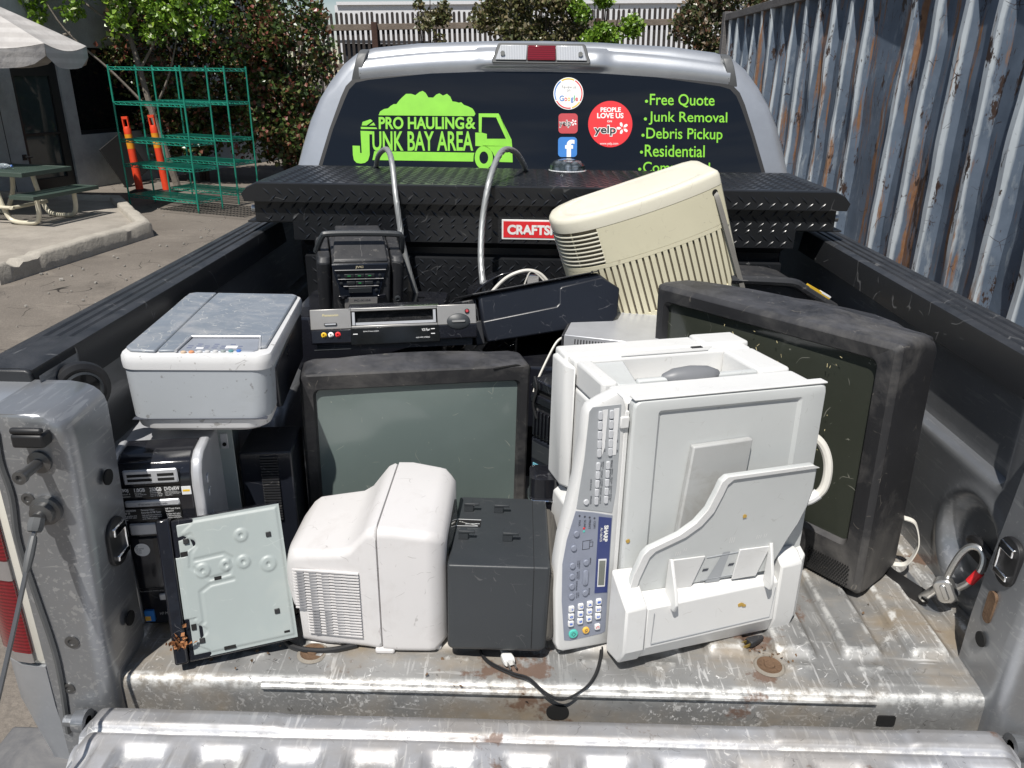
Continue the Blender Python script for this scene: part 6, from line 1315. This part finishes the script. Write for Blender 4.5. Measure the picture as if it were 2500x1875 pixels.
# caster-like wheel under the left rail
T = thing('small_wheel', 'small black spoked wheel jammed under the left rail beside the printer', 'wheel', (-.822, .165, .478), (48, 0, 0))
m = MB(); m.lathe([(.030, .016), (.040, .014), (.048, .006), (.050, -.004), (.048, -.012), (.040, -.016), (.030, -.014)], (0, 0, 0), 'y', 36); m.build('tyre', MAT['black'], T)
m = MB()
m.lathe([(.0305, .012), (.034, -.0175), (.0305, -.0195), (.028, -.012)], (0, 0, 0), 'y', 36); m.lathe([(.009, .01), (.009, -.018), (.0, -.02)], (0, 0, 0), 'y', 18)
for k in range(6):
    a = k*math.pi/3+.3; m.prism([(.006*math.cos(a+1.57)+.007*math.cos(a), .006*math.sin(a+1.57)+.007*math.sin(a)), (.032*math.cos(a)+.004*math.cos(a+1.57), .032*math.sin(a)+.004*math.sin(a+1.57)), (.032*math.cos(a)-.004*math.cos(a+1.57), .032*math.sin(a)-.004*math.sin(a+1.57)), (-.006*math.cos(a+1.57)+.007*math.cos(a), -.006*math.sin(a+1.57)+.007*math.sin(a))], 'y', -.014, .004)
m.build('rim', MAT['graphite'], T)
# black speaker wire and white plug
P = smooth_path([(-.10, .12, .012), (-.12, .085, .004), (-.105, .05, .004), (-.06, .02, .004), (-.03, .004, .007), (.00, -.018, -.004), (.03, -.022, -.010), (.065, -.008, .002), (.085, .02, .004), (.098, .06, .004), (.104, .10, .004), (.10, .13, .006)], 8)
m = MB(); m.tube(P, .0018, 7); m.tube([p+Vector((.0, .003, .003)) if i < 40 else p+Vector((.003, .0, .003)) for i, p in enumerate(P)], .0018, 7)
tag(m.build('speaker_wire', MAT['cordblack'], None), 'thin black twin wire looping over the bed sill below the dark speaker', 'wire')
T = thing('power_plug', 'white two-pin power plug lying on the bed floor in front of the dark speaker', 'power plug', (-.070, .056, .011), (22, -6, 0))
m = MB(); m.loft([[(x, y, z) for x, z in rr(w, h, .004, 4)] for y, w, h in ((.026, .007, .007), (.018, .010, .010), (.008, .015, .013), (.004, .021, .015), (-.012, .021, .015), (-.016, .019, .013))]); pb = m.build('body', MAT['whitev'], T, angle=40)
for sx in (-1, 1):
    m = MB(); m.box(sx*.0055-.0008, sx*.0055+.0008, -.032, -.0155, -.0032, .0032); m.build('prong', MAT['steel'], pb)
m = MB(); m.tube(smooth_path([(0, .025, 0), (-.004, .045, -.002), (-.012, .075, -.006)], 5), .003, 7); m.build('cord', MAT['sand'], T)
T = thing('power_plug', 'dirty brown plug lying under the lower edge of the copier', 'power plug', (.392, .118, .010), (-60, 0, 0))
m = MB(); m.loft([[(x, y, z) for x, z in rr(w, h, .003, 4)] for y, w, h in ((.024, .008, .008), (.01, .014, .012), (-.008, .018, .014), (-.012, .016, .012))]); pb = m.build('body', MAT['blackmatte'], T)
for sx in (-1, 1):
    m = MB(); m.box(sx*.005-.0008, sx*.005+.0008, -.028, -.0115, -.003, .003); m.build('prong', plain('brass', (.5, .36, .1), .35, .8), pb)
m = MB(); rnd = random.Random(12)
for cx, cy, z, n_, sg in ((.40, .10, .003, 16, .014), (.43, .08, .003, 10, .02), (.66, .20, .003, 14, .05), (-.5, .05, .003, 12, .06), (-.1, .04, .003, 10, .1)):
    for k in range(n_): leaf(m, Vector((cx+rnd.gauss(0, sg), cy+rnd.gauss(0, sg*.5), z+rnd.random()*.002)), rnd.uniform(.003, .009), rnd, 0)
tag(m.build('debris', plain('brown_debris', (.13, .08, .045), .9), None, smooth=False, fix=False), 'brown crumbs and leaf scraps lying on the bed floor', 'debris', kind='stuff')
# strap, snap hook and webbing at the right wall
T = thing('snap_hook', 'zinc snap hook with red tape hanging from the right tie-down slot', 'snap hook', (.80, .235, .10))
def w2(x, y, z): return (x-.80, y-.235, z-.10)
B0 = Vector((.805, .225, .165)); 
hk = smooth_path([w2(.795, .235, .050), w2(.793, .228, .085), w2(.795, .222, .120), w2(.802, .218, .150), w2(.812, .212, .168), w2(.822, .200, .172), w2(.826, .188, .160), w2(.822, .182, .135), w2(.812, .188, .105), w2(.803, .200, .082)], 6)
m = MB(); m.tube(hk, .0068, 10); bd = m.build('hook', MAT['steel'], T)
m = MB(); m.tube(smooth_path([w2(.822, .182, .132), w2(.817, .185, .118), w2(.812, .188, .105)], 4), .0082, 10); m.build('red_tape', MAT['redv'], bd)
m = MB(); m.T = Matrix.Translation(w2(.792, .222, .062)) @ Matrix.Rotation(R(-35), 4, 'Z') @ Matrix.Rotation(R(-28), 4, 'Y'); frame_solid(m, [(.009, 0, 0, .036, .05, .012), (-.009, 0, 0, .036, .05, .012), (-.012, 0, 0, .03, .044, .010)]); frame_solid(m, [(-.012, .0, 0, .012, .034, .005), (-.0145, 0, 0, .009, .030, .004)]); m.build('swivel_body', MAT['steel'], T, .001)
m = MB(); m.cyl(w2(.786, .240, .052), w2(.774, .258, .014), .0085, .0095); m.build('barrel', MAT['steel'], T)
T2 = thing('tie_down_loop', 'black tie-down loop bolted in the slot of the right bed wall', 'tie-down', (.845, .215, .165))
m = MB(); m.tube(smooth_path([(.02, .05, -.03), (-.012, .035, -.005), (-.018, .005, .012), (-.012, -.03, .004), (.018, -.048, -.025)], 6), .0085, 8); m.box(.005, .012, -.06, .06, -.05, -.02); m.build('loop', MAT['black'], T2)
def web(name, pts, w, up, mat, label, cat):
    P = smooth_path(pts, 8); u = Vector(up).normalized(); m = MB(); rings = []
    for i, p in enumerate(P):
        t = (P[min(i+1, len(P)-1)]-P[max(i-1, 0)]).normalized(); n = t.cross(u).normalized()*.0012; v = n.cross(t).normalized()*w/2
        rings.append([p+v+n, p+v-n, p-v-n, p-v+n])
    m.loft(rings); return tag(m.build(name, MAT[mat], None, angle=40), label, cat)
web('strap', [(.735, .40, .105), (.745, .385, .065), (.735, .365, .022), (.735, .335, .018), (.752, .295, .018), (.772, .262, .017), (.776, .256, .024)], .034, (.25, -.1, 1), 'black', 'black webbing strap running from the largest television to the snap hook', 'strap')
web('strap', [(.752, .352, .145), (.775, .345, .135), (.785, .335, .09), (.770, .335, .045), (.748, .345, .035)], .012, (.3, .9, .2), 'sand', 'narrow cream strap looped beside the largest television', 'strap')
